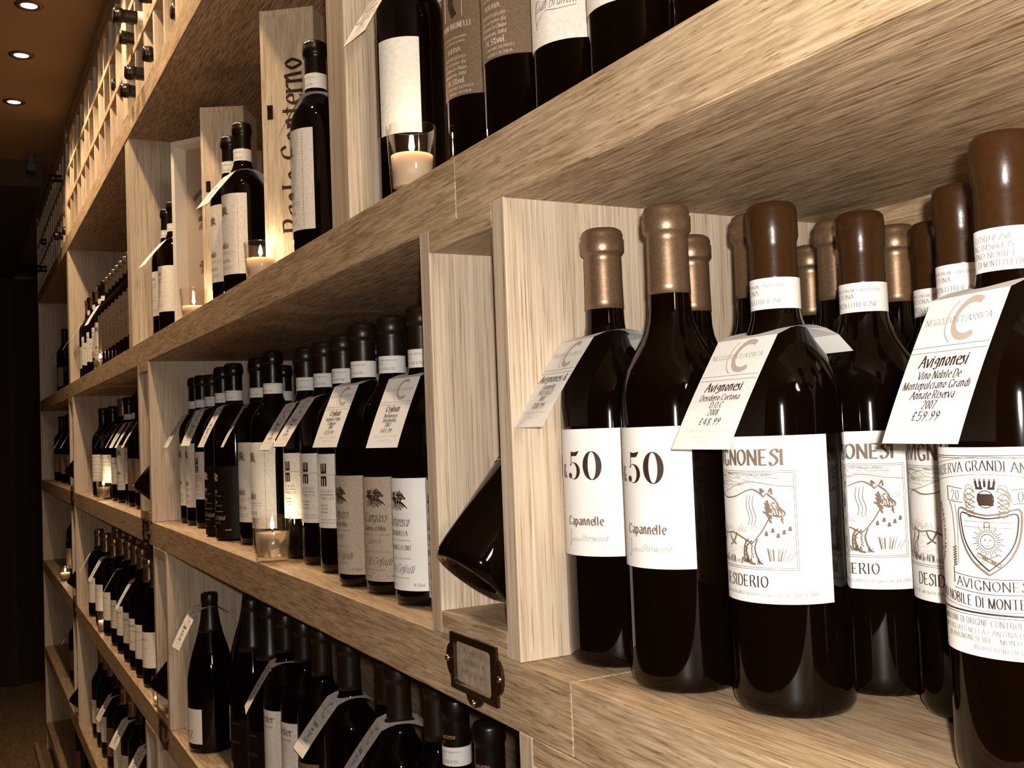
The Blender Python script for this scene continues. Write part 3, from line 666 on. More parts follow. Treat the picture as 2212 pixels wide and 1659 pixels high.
# ------------------------------------------------------------------ price tags
TAGCACHE = {}
def tag_parts(key, art):
    L_, Wd = .078, .0275; rf = .0245
    def card(u, v, off=0):      # tilt handled by the child's rotation; gentle curl
        t = -v/78.0
        return (u/1000, -off - .0045*math.sin(t*1.6)+.0, v/1000)
    vs = []; fs = []; n = 8
    for i in range(n+1):
        for u in (-27.5, 27.5): vs.append(card(u, -78*i/n))
    for i in range(n): fs.append((2*i, 2*i+1, 2*i+3, 2*i+2))
    front = bpy.data.meshes.new('front_card'); front.from_pydata(vs, [], fs); front.materials.append(M['card'])
    pr = art.mesh('printing', lambda u, v: card(u, v, .00035), ['ink', 'inkmid', 'inkpale'])
    # collar with hole: square ring around the neck plus a short back flap
    vs = []; fs = []; m = 24
    for k in range(m):
        a = 2*math.pi*k/m; c, s_ = math.cos(a), math.sin(a)
        q = 1/max(abs(c), abs(s_)); ox, oy = .0275*c*q, .0245*s_*q
        vs.append((.0178*c, .0178*s_, .006*(1-0)*(1-((.0178*s_)/.0245)**2))); vs.append((ox, oy, .006*(1-(oy/.0245)**2)))
    for k in range(m):
        k2 = (k+1) % m; fs.append((2*k, 2*k+1, 2*k2+1, 2*k2))
    i = len(vs); vs += [(-.0275, .0245, 0), (.0275, .0245, 0), (.0275, .036, -.010), (-.0275, .036, -.010)]; fs.append((i, i+1, i+2, i+3))
    coll = bpy.data.meshes.new('collar'); coll.from_pydata(vs, [], fs); coll.materials.append(M['card'])
    TAGCACHE[key] = (front, pr, coll)
TAGS = {
 'a': (['Avignonesi &', 'Capannelle', '50 & 50 IGT', '2007'], '£88.99', 2),
 'b': (['Avignonesi', 'Desiderio Cortona', 'D.O.C', '2008'], '£48.99', 3),
 'c': (['Avignonesi', 'Vino Nobile De', 'Montepulciano Grandi', 'Annate Riserva', '2007'], '£59.99', 2),
 'd': (['Cigliuti', 'Barbaresco', 'Serraboella', '2007'], '£41.99', 2),
 'e': (['Cigliuti', "Barbera D'Alba", "'Campass'", '2009'], '£21.99', 2),
 'f': (['Parusso', 'Barolo', 'Le Coste', '2006'], '£49.99', 1),
 'g': (['Barolo', 'Ginestra', 'Riserva', '2004'], '£79.99', 1)}
for k, (l_, p_, f_) in TAGS.items(): tag_parts(k, art_tag(l_, p_, f_))
def add_tag(key, x, y, zf, yaw, tilt, label, group=None, rf=.066):
    front, pr, coll = TAGCACHE[key]
    o = thing('price_tag', label, 'tag', W(x, y, zf), group, D2(yaw))
    c = bpy.data.objects.new('collar', coll); COL.objects.link(c); c.parent = o
    f = bpy.data.objects.new('front_card', front); COL.objects.link(f); f.parent = o
    f.location = (0, -.0245, 0); f.rotation_euler = (D2(-tilt), 0, 0)
    p = bpy.data.objects.new('printing', pr); COL.objects.link(p); p.parent = f
    return o

# ------------------------------------------------------------------ levels (layout units)
ZF = -4.2
UB, UT = .481, .622      # upper board
MB, MT = -.622, -.482    # middle board
LB, LT = -1.742, -1.60   # lower board
KB, KT = -2.93, -2.79    # bottom board
RB, RT = 2.007, 2.145    # rack board
DP = .896                # shelf depth
XE = -15.75              # far end
# ------------------------------------------------------------------ room shell
def struct(name, *a, **k):
    o = ubox(name, *a, **k); o['kind'] = 'structure'; return o
struct('floor', -24, 6, -9, 1.1, ZF-.1, ZF, 'floorwood', bevel=0)
struct('ceiling', -24, 6, -9, 1.1, CEIL, CEIL+.15, 'ceiling', bevel=0)
struct('wall_back', -24, 6, DP+.10, DP+.3, ZF, CEIL, 'wallpaint', bevel=0)
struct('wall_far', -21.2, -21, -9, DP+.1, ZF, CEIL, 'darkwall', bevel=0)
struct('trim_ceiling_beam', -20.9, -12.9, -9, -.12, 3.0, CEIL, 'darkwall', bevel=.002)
# ceiling downlights
ORDL = dict(zip(LAMP_X[3:], ['first', 'second', 'third', 'fourth', 'fifth', 'sixth', 'seventh']))
for lx in LAMP_X:
    o = thing('ceiling_spotlight', None, 'ceiling light', W(lx, LAMP_Y, CEIL), 'recessed spotlights in front of the wine shelves')
    ring = lathe('trim_ring', [(.020, -.0005), (.024, -.004), (.036, -.003), (.038, 0)], 28); link('trim_ring', ring, 'chrome', o)
    disc = lathe('bulb', [(0, -.003), (.015, -.0035), (.0215, -.0015)], 24); link('bulb', disc, 'lampface', o)
    n = {-8.28: 'nearest of the three recessed spotlights visible in the brown ceiling', -9.38: 'middle of the three recessed spotlights visible in the brown ceiling', -10.7: 'farthest of the three recessed spotlights visible in the brown ceiling'}
    o['label'] = n.get(lx, ORDL.get(lx, '')+' recessed spotlight after the three visible ones, above the nearer shelves')
o = thing('wall_bracket', 'small dark bracket fixed to the ceiling beyond the spotlights', 'bracket', W(-12.6, -.25, CEIL))
link('bracket_arm', boxmesh('bracket_arm', [(-.012, .012, -.012, .012, -.05, 0)], .001), 'black', o); link('bracket_box', boxmesh('bracket_box', [(-.03, .03, -.02, .02, -.075, -.045)], .002), 'black', o)
# dark curtain in front of the far wall
cur = thing('curtain', 'dark curtain hanging full height at the far end of the room', 'curtain', W(-20.2, -4, ZF))
vs = []; fs = []; n = 150
for k in range(n+1):
    y = -1.85+3.65*k/n; x = .035*math.sin(k*.62)+.01*math.sin(k*1.7)
    vs += [(x, y, 0.01), (x, y, 3.0*S/.37*.9 if False else (3.0-ZF)*S)]
for k in range(n): fs.append((2*k, 2*k+2, 2*k+3, 2*k+1))
me = bpy.data.meshes.new('curtain_cloth'); me.from_pydata(vs, [], fs); link('cloth', me, 'darkcloth', cur, smooth=True)
link('rail', boxmesh('rail', [(-.015, .015, -1.9, 1.85, (3.0-ZF)*S-.005, (3.0-ZF)*S+.02)], .002), 'black', cur)

# ------------------------------------------------------------------ shelving modules
mods = [(-2.078, 2.2, 'nearest shelving unit, holding the large display bottles at the right'),
        (-6.35, -2.078, 'second shelving unit, with two wooden gift boxes on its upper shelf'),
        (-10.62, -6.35, 'third shelving unit, farther down the wall'),
        (XE, -10.62, 'last shelving unit at the dark far end of the wall')]
units = []
org = W(0, 0, ZF)
for i, (x0, x1, lab) in enumerate(mods):
    u = thing('shelving_unit', lab, 'shelving', (0, 0, 0), 'oak shelving units along the wall'); units.append(u)
    mx0 = x0+.42; mx1 = x1+.42 if i else x1
    if i == 3: mx0 = x0
    for (zb, zt, a, b_) in ((UB, UT, x0, x1), (MB, MT, mx0, mx1), (LB, LT, mx0-.03, mx1-.03 if i else x1), (KB, KT, mx0, mx1), (RB, RT, x0, x1)):
        ubox('shelf_board', a+.0015, b_-.0015, 0, DP, zb, zt, 'oak_x', u)
        ubox('underside_shade_sheet', a+.004, b_-.004, .003, DP-.002, zb-.0035, zb-.0002, 'shaded_oak', u, 0)  # thin added sheet that carries the painted shade under each board
    ubox('back_panel', x0, x1, DP, DP+.05, ZF, CEIL-.02, 'oak_x', u, 0)
    ubox('plinth', x0, x1, .06, .12, ZF, ZF+.25, 'oak_x', u)
    ubox('base_board', x0, x1, 0, DP, ZF+.25, ZF+.36, 'oak_x', u)
# uprights of the upper compartments and of the rack
for k, px in enumerate((-2.955, -7.19, -11.49)):
    u = units[k+1]
    ubox('upright', px, px+.155, .004, DP, UT+.001, RB-.001, 'oak_z', u)
    ubox('rack_upright', px, px+.2, -.002, .86, RT+.001, CEIL-.005, 'oak_z', u)
ubox('end_panel', XE-.1, XE, -.002, DP, ZF, CEIL-.01, 'oak_z', units[3])
ubox('upright', 1.4, 1.55, .004, DP, UT+.001, RB-.001, 'oak_z', units[0])
ubox('floor_skirting', XE, -6, -.16, -.11, ZF, ZF+.12, 'oak_x', units[3])
# bottle rack grid: rails and dividers
RZ = (2.48, 2.80, 3.12)
for k, (a, b_) in enumerate(((-2.80, 2.2), (-6.99, -2.96), (-11.29, -7.19), (XE, -11.49))):
    u = units[k]
    for z in RZ: ubox('rack_rail', a, b_, .001, .84, z-.022, z+.022, 'oak_x', u)
    ubox('rack_top', a, b_, .001, .84, 3.2, CEIL-.006, 'oak_x', u)
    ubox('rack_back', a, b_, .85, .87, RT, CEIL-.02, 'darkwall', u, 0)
    if k == 0: a = -2.8; b_ = -1.4
    n = int(round((b_-a)/.335))
    dm = None
    for j in range(1, n):
        x = b_-j*(b_-a)/n
        for (z0, z1) in ((RT, RZ[0]-.022), (RZ[0]+.022, RZ[1]-.022), (RZ[1]+.022, RZ[2]-.022)):
            if dm is None or abs(dm[1]-(z1-z0)) > .004:
                dm = (boxmesh('rack_divider', [(-.02*S, .02*S, -.41*S, .41*S, -(z1-z0)/2*S, (z1-z0)/2*S)]), z1-z0)
            d = link('rack_divider', dm[0], 'oak_z', u, W(x, .415, (z0+z1)/2))

# ------------------------------------------------------------------ tilted-bottle display boxes
def display_box(x0, zs, H, label, bottle_label, key='leaning', dark=False):
    x1 = x0+.44; z1 = zs+H
    b = thing('display_box', label, 'display box', (0, 0, 0), 'narrow oak display boxes between the shelf boards')
    t = .055
    ubox('side_panel', x0, x0+t, -.002, .88, zs+.001, z1-.001, 'oak_z', b); ubox('side_panel', x1-t, x1, -.002, .88, zs+.001, z1-.001, 'oak_z', b)
    ubox('top_panel', x0+t, x1-t, -.002, .88, z1-t, z1-.001, 'oak_x', b); ubox('bottom_panel', x0+t, x1-t, -.002, .88, zs+.001, zs+t, 'oak_x', b)
    ubox('back_panel', x0+t, x1-t, .80, .82, zs+t, z1-t, 'oak_z', b)
    # cradle: wedge that the bottle leans on
    c = W((x0+x1)/2, 0, zs+t); hw = (x1-x0-2*t)/2*S*.98
    me = bpy.data.meshes.new('cradle'); P = [(.155, 0), (.23, 0), (.42, .26), (.345, .26)]
    vs = [(s*hw, p[0]*S, p[1]*S) for s in (-1, 1) for p in P]
    me.from_pydata(vs, [], [(0, 1, 2, 3), (7, 6, 5, 4), (0, 4, 5, 1), (1, 5, 6, 2), (2, 6, 7, 3), (3, 7, 4, 0)]); link('cradle', me, 'oak_y', b, c)
    # leaning bottle: base corner rests on the floor of the box
    add_bottle(key, (x0+x1)/2, -.003, zs+.148, 15, bottle_label, 'bottles leaning in the display boxes', tilt=(-(math.pi/2-math.radians(50)), 0, 0))
    return b
OH = UB-MT
display_box(-2.288, MT, OH, 'large light oak display box beside the two numbered-label bottles', 'dark bottle leaning in the nearest oak display box')
display_box(-6.83, MT, OH, 'oak display box at the left end of the price-tagged dark-capsule bottles', 'dark bottle with small oval medallion leaning in the second box of the middle shelf')
display_box(-11.52, MT, OH, 'farthest oak display box on the middle shelf', 'dark bottle leaning in the farthest box of the middle shelf')
LH = MB-LT
display_box(-1.868, LT, LH, 'oak display box at the bottom right corner under the middle shelf', 'bottle leaning in the display box under the brass label frame')
display_box(-6.385, LT, LH, 'oak display box on the lower shelf left of the sloping-shouldered bottle', 'dark bottle leaning in the lower-shelf display box beside the pale-tagged bottle')
display_box(-11.5, LT, LH, 'dim oak display box on the lower shelf at the far end', 'bottle leaning in the far lower-shelf display box')
KH = LB-KT
display_box(-6.83, KT, KH, 'oak display box in the bottom row below the lower shelf', 'bottle leaning in the bottom-row display box')
display_box(-11.55, KT, KH, 'dim oak display box in the bottom row at the far end', 'bottle leaning in the far bottom-row display box')

# ------------------------------------------------------------------ bronze label frames on the board fronts
def label_frame(xc, zc, label, textlines=True):
    o = thing('label_frame', label, 'label holder', W(xc, 0, zc), 'bronze label frames on the shelf edges')
    w2, h2 = .116*S, .064*S
    bm = bmesh.new()
    def rr(wx, hz, r, y):
        pts = []
        for cx, cz, a0 in ((wx-r, hz-r, 0), (-wx+r, hz-r, 90), (-wx+r, -hz+r, 180), (wx-r, -hz+r, 270)):
            for k in range(5):
                a = math.radians(a0+k*22.5); pts.append(bm.verts.new((cx+r*math.cos(a), y, cz+r*math.sin(a))))
        return pts
    o1 = rr(w2, h2, .001, -.0005); o2 = rr(w2, h2, .001, -.003); i1 = rr(w2*.80, h2*.76, .0035, -.0038); i2 = rr(w2*.76, h2*.70, .003, -.001)
    for A, B in ((o1, o2), (o2, i1), (i1, i2)):
        for k in range(20): bm.faces.new((A[k], A[(k+1) % 20], B[(k+1) % 20], B[k]))
    def ear(px, pz, dx, dz):
        ring = []
        for k in range(13):
            a = math.pi*k/12-math.pi/2; q = .011
            lx = q*math.cos(a)*.85; lz = q*math.sin(a)*1.25
            ring.append(bm.verts.new((px+dx*lx-dz*lz*1, -.0028, pz+dz*lx+dx*lz)))
        bm.faces.new(ring)
        low = [bm.verts.new((v.co.x, 0, v.co.z)) for v in ring]
        for k in range(12): bm.faces.new((ring[k], ring[k+1], low[k+1], low[k]))
    ear(w2-.001, 0, 1, 0); ear(-w2+.001, 0, -1, 0); ear(0, -h2+.001, 0, -1)
    bmesh.ops.recalc_face_normals(bm, faces=bm.faces[:])
    me = bpy.data.meshes.new('frame'); bm.to_mesh(me); bm.free(); link('frame', me, 'bronze', o)
    c = link('card', boxmesh('card', [(-w2*.8, w2*.8, -.0012, -.0004, -h2*.76, h2*.76)]), 'card_old', o)
    a = Art()
    for k, t in enumerate(('Avignonesi', 'Vino Nobile di', 'Montepulciano')): a.text(t, -2, 8.5-k*8.2, 5.0, 'c', .9, .8, .35, 0, False, fit=38+k*4, script=True, res=4)
    link('printing', a.mesh('printing', lambda u, v: (u/1000, -.0016, v/1000), ['ink']), [], c)
    for (sx, sz) in ((w2+.005, 0), (-w2-.005, 0), (0, -h2-.005)):
        s_ = lathe('screw', [(.0028, 0), (.0026, .0012), (.0018, .0022), (0, .0026)], 12); so = link('screw', s_, 'brass', o, (sx, -.0028, sz)); so.rotation_euler = (math.pi/2, 0, 0)
label_frame(-2.064, -.530, 'bronze label frame with handwritten card under the nearest display box')
label_frame(-6.61, -.55, 'bronze label frame under the second display box of the middle shelf')
label_frame(-6.16, -1.67, 'bronze label frame on the lower shelf edge, left of the sloping bottle')
label_frame(-11.3, -.55, 'bronze label frame on the middle shelf edge at the far display box')
label_frame(-11.3, -1.67, 'bronze label frame on the lower shelf edge near the far end')
label_frame(-6.6, -2.86, 'bronze label frame on the bottom shelf edge')

# ------------------------------------------------------------------ bottles: nearest bay, middle shelf
GN = {}
ORD = 'first second third fourth fifth sixth seventh eighth ninth tenth eleventh'.split()
def B(*a, **k): return add_bottle(*a, **k)
ZM_, ZU_, ZL_, ZK_ = MT, UT, LT, KT
B('fifty', -1.762, .182, MT, -14, 'bottle with big "50" label and price tag beside the oak display box')
B('fifty', -1.529, .172, MT, -20, 'untagged tan-capsule bottle with big "50" label, second from the display box')
B('fifty', -1.769, .419, MT, -10, 'tan-capsule bottle directly behind the front untagged "50" bottle')
B('fifty', -1.54, .395, MT, -10, 'tan-capsule bottle seen just left of the front bull-label bottle neck')
B('fifty', -1.53, .61, MT, -10, 'tan-capsule bottle just left of the second bull-label bottle neck')
B('fifty', -1.785, .79, MT, -10, 'rearmost tan-capsule bottle, lowest cap in the nearest bay')
B('fifty', -1.533, .79, MT, -10, 'tan-capsule bottle against the back panel right of the gap')
B('fifty', -1.765, .62, MT, -10, 'tan-capsule bottle hidden third from the front behind the "50" bottles')
B('bull', -1.302, .222, MT, -2, 'front bottle with bull-drawing label and price tag')
B('bull', -1.307, .437, MT, 14, 'bottle with bull-drawing label standing second in its column')
B('bull', -1.325, .655, MT, 8, 'brown-capsule bottle far back between two necks at the right')
B('bull', -1.093, .432, MT, 5, 'bull-label bottle half hidden behind the crest-label bottle')
B('crest', -.862, .222, MT, 10, 'large nearest bottle with coat-of-arms label at the right edge')
B('crest', -.87, .45, MT, 10, 'brown-capsule bottle behind the nearest coat-of-arms bottle')
add_tag('a', -1.762, .182, MT+.655, -6, 31, 'white price tag reading £88.99 on the leftmost "50" bottle')
add_tag('b', -1.302, .222, MT+.615, -1, 28, 'white price tag reading £48.99 on the front bull-label bottle')
add_tag('c', -.862, .222, MT+.632, -13, 22, 'white price tag reading £59.99 on the coat-of-arms bottle')
# middle shelf, second bay
row = [('serra', -2.459, .176, 10, 'dark-capsule bottle half hidden behind the nearest display box'),
 ('serra', -2.67, .162, 8, 'bottle with white tree-emblem label and £41.99 tag on middle shelf'),
 ('campass', -2.916, .167, 24, 'untagged bottle with speckled tree-emblem label between two tagged ones'),
 ('campass', -3.124, .151, 5, 'bottle with speckled tree-emblem label and £21.99 tag'),
 ('elogo', -3.474, .204, 18, 'nearest of three bottles with twin comb-like logo label'),
 ('elogo', -3.742, .221, 18, 'middle of three bottles with twin comb-like logo label'),
 ('elogo', -3.988, .226, 16, 'farthest of three bottles with twin comb-like logo label, beside the candle'),
 ('emblem', -4.285, .171, 5, 'pale-label bottle right behind the lit candle glass on middle shelf'),
 ('emblem', -4.659, .207, 15, 'pale-label bottle just left of the lit candle glass on middle shelf'),
 ('script', -4.943, .161, 12, 'nearer of two black-label bottles with pale script'),
 ('script', -5.194, .166, 12, 'farther of two black-label bottles with pale script'),
 ('elogo', -5.72, .223, 14, 'comb-logo bottle standing left of the black-label pair'),
 ('emblem', -5.952, .218, 5, 'pale-label bottle third from the far end of the second bay'),
 ('emblem', -6.16, .221, 5, 'pale-label bottle second from the far end of the second bay'),
 ('emblem', -6.30, .44, 5, 'pale-label bottle at the far end of the second bay, against the display box')]
for (k, x, y, th, lab) in row: B(k, x, y, MT, th, lab)
for j, (k, x) in enumerate((('campass', -2.70), ('campass', -3.05), ('serra', -3.4), ('elogo', -3.80), ('elogo', -4.07), ('emblem', -4.40), ('emblem', -4.75), ('script', -5.1), ('emblem', -5.55))):
    B(k, x, .45, MT, 8, ORD[j]+' dark-capsule bottle from the right in the second row behind the tagged bottles', 'second-row bottles on the middle shelf')
add_tag('d', -2.67, .162, MT+.632, 14, 21, 'white price tag reading £41.99 beside the nearest display box')
add_tag('e', -3.124, .151, MT+.634, 12, 21, 'white price tag reading £21.99 on the speckled-label bottle')
add_tag('f', -3.742, .221, MT+.618, 2, 31, 'slanted price tag right above the lit candle on the middle shelf')
add_tag('f', -3.988, .226, MT+.609, 1, 29, 'slanted price tag left of the candle-lit tag on the middle shelf')
add_tag('g', -4.659, .207, MT+.627, -8, 26, 'price tag seen nearly edge-on left of the candle')
add_tag('e', -4.943, .161, MT+.632, -1, 24, 'price tag on the nearer black-label bottle')
add_tag('f', -5.72, .223, MT+.64, 7, 22, 'price tag on the comb-logo bottle left of the black-label pair')
add_tag('g', -6.18, .222, MT+.624, -1, 27, 'price tag farthest left in the second bay of the middle shelf')
# middle shelf, third bay
for (k, x, y, lab) in (('blackneck', -9.95, .15, 'black-capsule bottle with wide pale label, first at the far side of the third bay'), ('blackneck', -9.45, .17, 'black-capsule bottle with wide pale label behind the small candle'),
   ('silver', -9.05, .2, 'tan-capsule bottle among the tagged bottles of the third bay'), ('emblem', -8.7, .2, 'pale-label bottle with pale neck band in the third bay'), ('plain', -8.4, .22, 'pale-label bottle right of the tallest neck in the third bay'),
   ('nude', -8.1, .2, 'brown-label bottle near the right of the third bay'), ('nude', -7.75, .2, 'dark bottle with white tag near the third bay display box'), ('plain', -7.3, .5, 'dark bottle behind the leaning bottle of the third bay')):
    B(k, x, y, MT, 25, lab)
for j, (x, l) in enumerate(((-9.45, 'leftmost'), (-9.05, 'second'), (-8.7, 'third'), (-8.4, 'fourth'), (-8.1, 'fifth'), (-7.75, 'rightmost'))):
    add_tag('fgdefg'[j], x, .19, MT+.625, random.uniform(-8, 8), 27, l+' price tag from the left in the third bay of the middle shelf')
for j, (x, l) in enumerate(((-14.9, 'farthest'), (-13.9, 'middle'), (-13.0, 'nearest'))):
    B('nude', x, .2, MT, 20, l+' of the three tagged bottles at the dark end of the middle shelf')
    add_tag('g', x, .2, MT+.62, 0, 27, l+' of three price tags at the dark end of the middle shelf')

# ------------------------------------------------------------------ upper shelf
for (k, x, y, th, lab) in (('brownback', -2.665, .155, -70, 'bottle with blank pale back label and tag, behind the near candle glass on upper shelf'),
    ('brown', -2.37, .235, 14, 'brown-label bottle just right of the near candle glass on upper shelf'),
    ('brown', -2.085, .2, 14, 'second brown-label bottle from the candle glass on upper shelf'),
    ('signed', -1.847, .2, 26, 'bottle with pale signed label reading 2007 on upper shelf'),
    ('signed', -1.627, .2, 24, 'pale-label bottle cut by the top edge, right of the 2007 one'),
    ('nude', -1.36, .2, -20, 'dark bottle at the top right end of the upper shelf row'),
    ('emblem2', -3.64, .19, -8, 'bottle in front of the tall lettered wooden box'),
    ('emblem2', -4.73, .18, 14, 'bottle with pale emblem label between the two tall wooden boxes'),
    ('emblem2', -4.97, .18, 12, 'pale-label bottle right behind the one between the wooden boxes'),
    ('plain', -6.47, .18, 5, 'nearest of three dark-capsule bottles left of the open white-edged box'),
    ('plain', -6.69, .18, 5, 'middle of three dark-capsule bottles left of the open white-edged box')):
    B(k, x, y, UT, th, lab)
B('plain', -6.74, .42, UT, 5, 'farthest of three dark-capsule bottles left of the open white-edged box')
add_tag('c', -2.665, .155, UT+.655, 5, 28, 'price tag hanging above the near candle glass on upper shelf')
add_tag('g', -3.64, .19, UT+.622, -8, 25, 'price tag on the bottle before the lettered wooden box')
add_tag('g', -4.73, .18, UT+.60, 9, 36, 'price tag on the bottle between the two wooden boxes')
add_tag('f', -6.47, .18, UT+.60, 6, 36, 'price tag left of the open white-edged box on upper shelf')
# third bay, upper shelf
for j in range(6):
    B('silver' if j % 2 else 'plain', -9.83-.225*(j+1), .18, UT, 8, ORD[j]+' pale-label bottle left of the far candle on upper shelf', 'pale-label bottles in the third bay of the upper shelf')
B('emblem', -9.83, .18, UT, 22, 'wide-necked pale-label bottle right above the far candle on upper shelf')
for j in range(11):
    B('grainy', -9.6+.222*j, .185, UT, 12, 'grainy brown-label bottle with slim capsule, '+ORD[j]+' from the far candle on upper shelf', 'brown-label bottles in the third bay of the upper shelf')
add_tag('g', -9.83, .18, UT+.62, 6, 27, 'small price tag above the far candle on upper shelf')
add_tag('g', -11.15, .18, UT+.62, 0, 28, 'price tag at the far end of the third bay, upper shelf')
for j, (x, l) in enumerate(((-14.2, 'farther'), (-12.4, 'nearer'))):
    B('nude', x, .2, UT, 10, l+' of two dark tagged bottles in the last upper bay')
    add_tag('g', x, .2, UT+.62, 0, 27, l+' of two price tags in the last upper bay')

# ------------------------------------------------------------------ lower shelf
for (k, x, y, th, lab) in (('slopelight', -5.50, .135, 3, 'sloping-shouldered bottle with split pale label and tag on lower shelf'),
    ('slopelight', -5.72, .40, -18, 'bottle directly behind the sloping-shouldered tagged one'),
    ('slope', -4.88, .20, 10, 'farther of two sloping-shouldered bottles with black labels'),
    ('slope', -4.64, .22, 10, 'nearer of two sloping-shouldered bottles with black labels'),
    ('windmill', -4.36, .215, 14, 'farther of two bottles with big dark word on pale label, lower shelf'),
    ('windmill', -4.13, .225, 14, 'nearer of two bottles with big dark word on pale label, lower shelf'),
    ('nude', -3.88, .22, 0, 'dark bottle just right of the two pale-label bottles on lower shelf'),
    ('nude', -3.60, .235, 20, 'dark bottle with large pale price tag in the middle of the lower shelf'),
    ('nude', -3.34, .28, 10, 'dark bottle between the two large-tagged lower-shelf bottles'),
    ('nude', -3.10, .225, 30, 'dark bottle with the nearer large price tag on the lower shelf'),
    ('nude', -2.86, .25, 0, 'dark bottle right of the nearer large price tag on the lower shelf'),
    ('paolo', -2.67, .225, 10, 'black-necked bottle with pale neck band under the bronze frame'),
    ('paolo', -2.39, .19, 10, 'black-necked bottle with lettered neck right of the pale-banded one'),
    ('plain', -2.17, .30, 10, 'bottle with narrow pale neck band touching the corner display box')):
    B(k, x, y, LT, th, lab)
add_tag('f', -5.52, .125, LT+.715, 4, 25, 'pale price tag hanging left of the sloping-shouldered bottle')
add_tag('g', -4.36, .215, LT+.63, -12, 28, 'narrow price tag left of the two pale-label bottles on lower shelf')
add_tag('f', -3.60, .235, LT+.64, -4, 35, 'farther of two large price tags in the middle of the lower shelf')
add_tag('g', -3.10, .225, LT+.67, -15, 33, 'nearer of two large price tags in the middle of the lower shelf')
for j in range(8):
    B('silver', -9.9+.42*j, .24+.2*(j % 2), LT, 8, ORD[j]+' tan-capsule bottle from the far end, rear row, third bay of lower shelf', 'rear-row bottles in the third bay of the lower shelf')
for j, (k, x, l) in enumerate((('pale', -10.3, 'farthest'), ('pale', -9.75, 'second farthest'), ('pale', -9.2, 'third farthest'), ('silver', -8.7, 'fourth'), ('silver', -8.35, 'fifth'), ('silver', -8.0, 'sixth'), ('silver', -7.7, 'seventh'), ('pale', -7.42, 'eighth'), ('pale', -7.1, 'nearest'))):
    B(k, x, .13, LT, 20, l+' pale-label bottle in the front row, third bay of lower shelf')
for x, l in ((-10.3, 'first'), (-9.55, 'second'), (-8.6, 'third'), (-7.8, 'fourth')):
    add_tag('f', x, .13, LT+.60, random.uniform(-12, 6), 26, l+' price tag from the far end, third bay of lower shelf')
B('nude', -13.4, .2, LT, 0, 'dark tagged bottle behind the far candle on the lower shelf'); add_tag('g', -13.4, .2, LT+.61, -6, 28, 'price tag above the glowing far candle on the lower shelf')
# bottom row
for j, (k, x) in enumerate((('silver', -10.6), ('silver', -10.25), ('silver', -9.9), ('nude', -9.5), ('pale', -9.05), ('pale', -8.6), ('nude', -8.2), ('pale', -7.75), ('pale', -7.3))):
    B(k, x, .17, KT, 15, ['farthest', 'second', 'third', 'fourth', 'fifth', 'sixth', 'seventh', 'eighth', 'nearest'][j]+' bottle from the far end in the bottom row, third bay')
for x, l in ((-9.5, 'farthest'), (-8.6, 'middle'), (-7.75, 'nearest')):
    add_tag('f', x, .17, KT+.61, random.uniform(4, 16), 27, l+' of three price tags in the bottom row, third bay')
B('nude', -13.3, .2, KT, 0, 'dark tagged bottle in the bottom row at the far end'); add_tag('g', -13.3, .2, KT+.61, -6, 28, 'price tag in the bottom row at the far end')
B('nude', -12.8, .2, ZF+.36, 0, 'dark bottle standing on the base board at the far end', None)

# ------------------------------------------------------------------ necks in the rack
def rack_bottle(key, x, z, tip, lab):
    K = KINDS[key]; o = add_bottle(key, x, tip+K['H'], z, 0, lab, 'bottles lying in the top rack'); o.rotation_euler = (math.pi/2, 0, 0)
    return o
for (key, x, z, tip, lab) in (('plain', -6.1, 2.245, -.04, 'black neck in the lowest rack row, third from the upright'), ('plain', -6.45, 2.245, -.09, 'black neck in the lowest rack row, second from the upright'),
    ('plain', -6.8, 2.245, -.07, 'black neck in the lowest rack row beside the upright'), ('nude', -5.43, 2.245, .0, 'black neck near the board at the right end of the rack in view'),
    ('plain', -6.45, 2.59, -.15, 'black neck with pale band sticking far out of the second rack row'), ('nude', -6.8, 2.59, -.07, 'black neck in the second rack row beside the upright'),
    ('nude', -6.1, 2.59, -.05, 'black neck at the top edge of the picture in the rack'), ('nude', -7.75, 2.59, -.0, 'black neck left of the rack upright, second row'),
    ('nude', -8.4, 2.59, .05, 'black neck set deep in its cell left of the upright'), ('plain', -11.9, 2.25, -.08, 'farther of two necks near the second rack upright'), ('plain', -11.6, 2.25, -.02, 'nearer of two necks near the second rack upright'),
    ('plain', -14.2, 2.25, -.12, 'lowest neck at the far end of the rack'), ('nude', -14.2, 2.6, -.05, 'upper neck at the far end of the rack'), ('nude', -12.0, 2.9, -.1, 'dark neck in the top rack row at the far side')):
    rack_bottle(key, x, z, tip, lab)

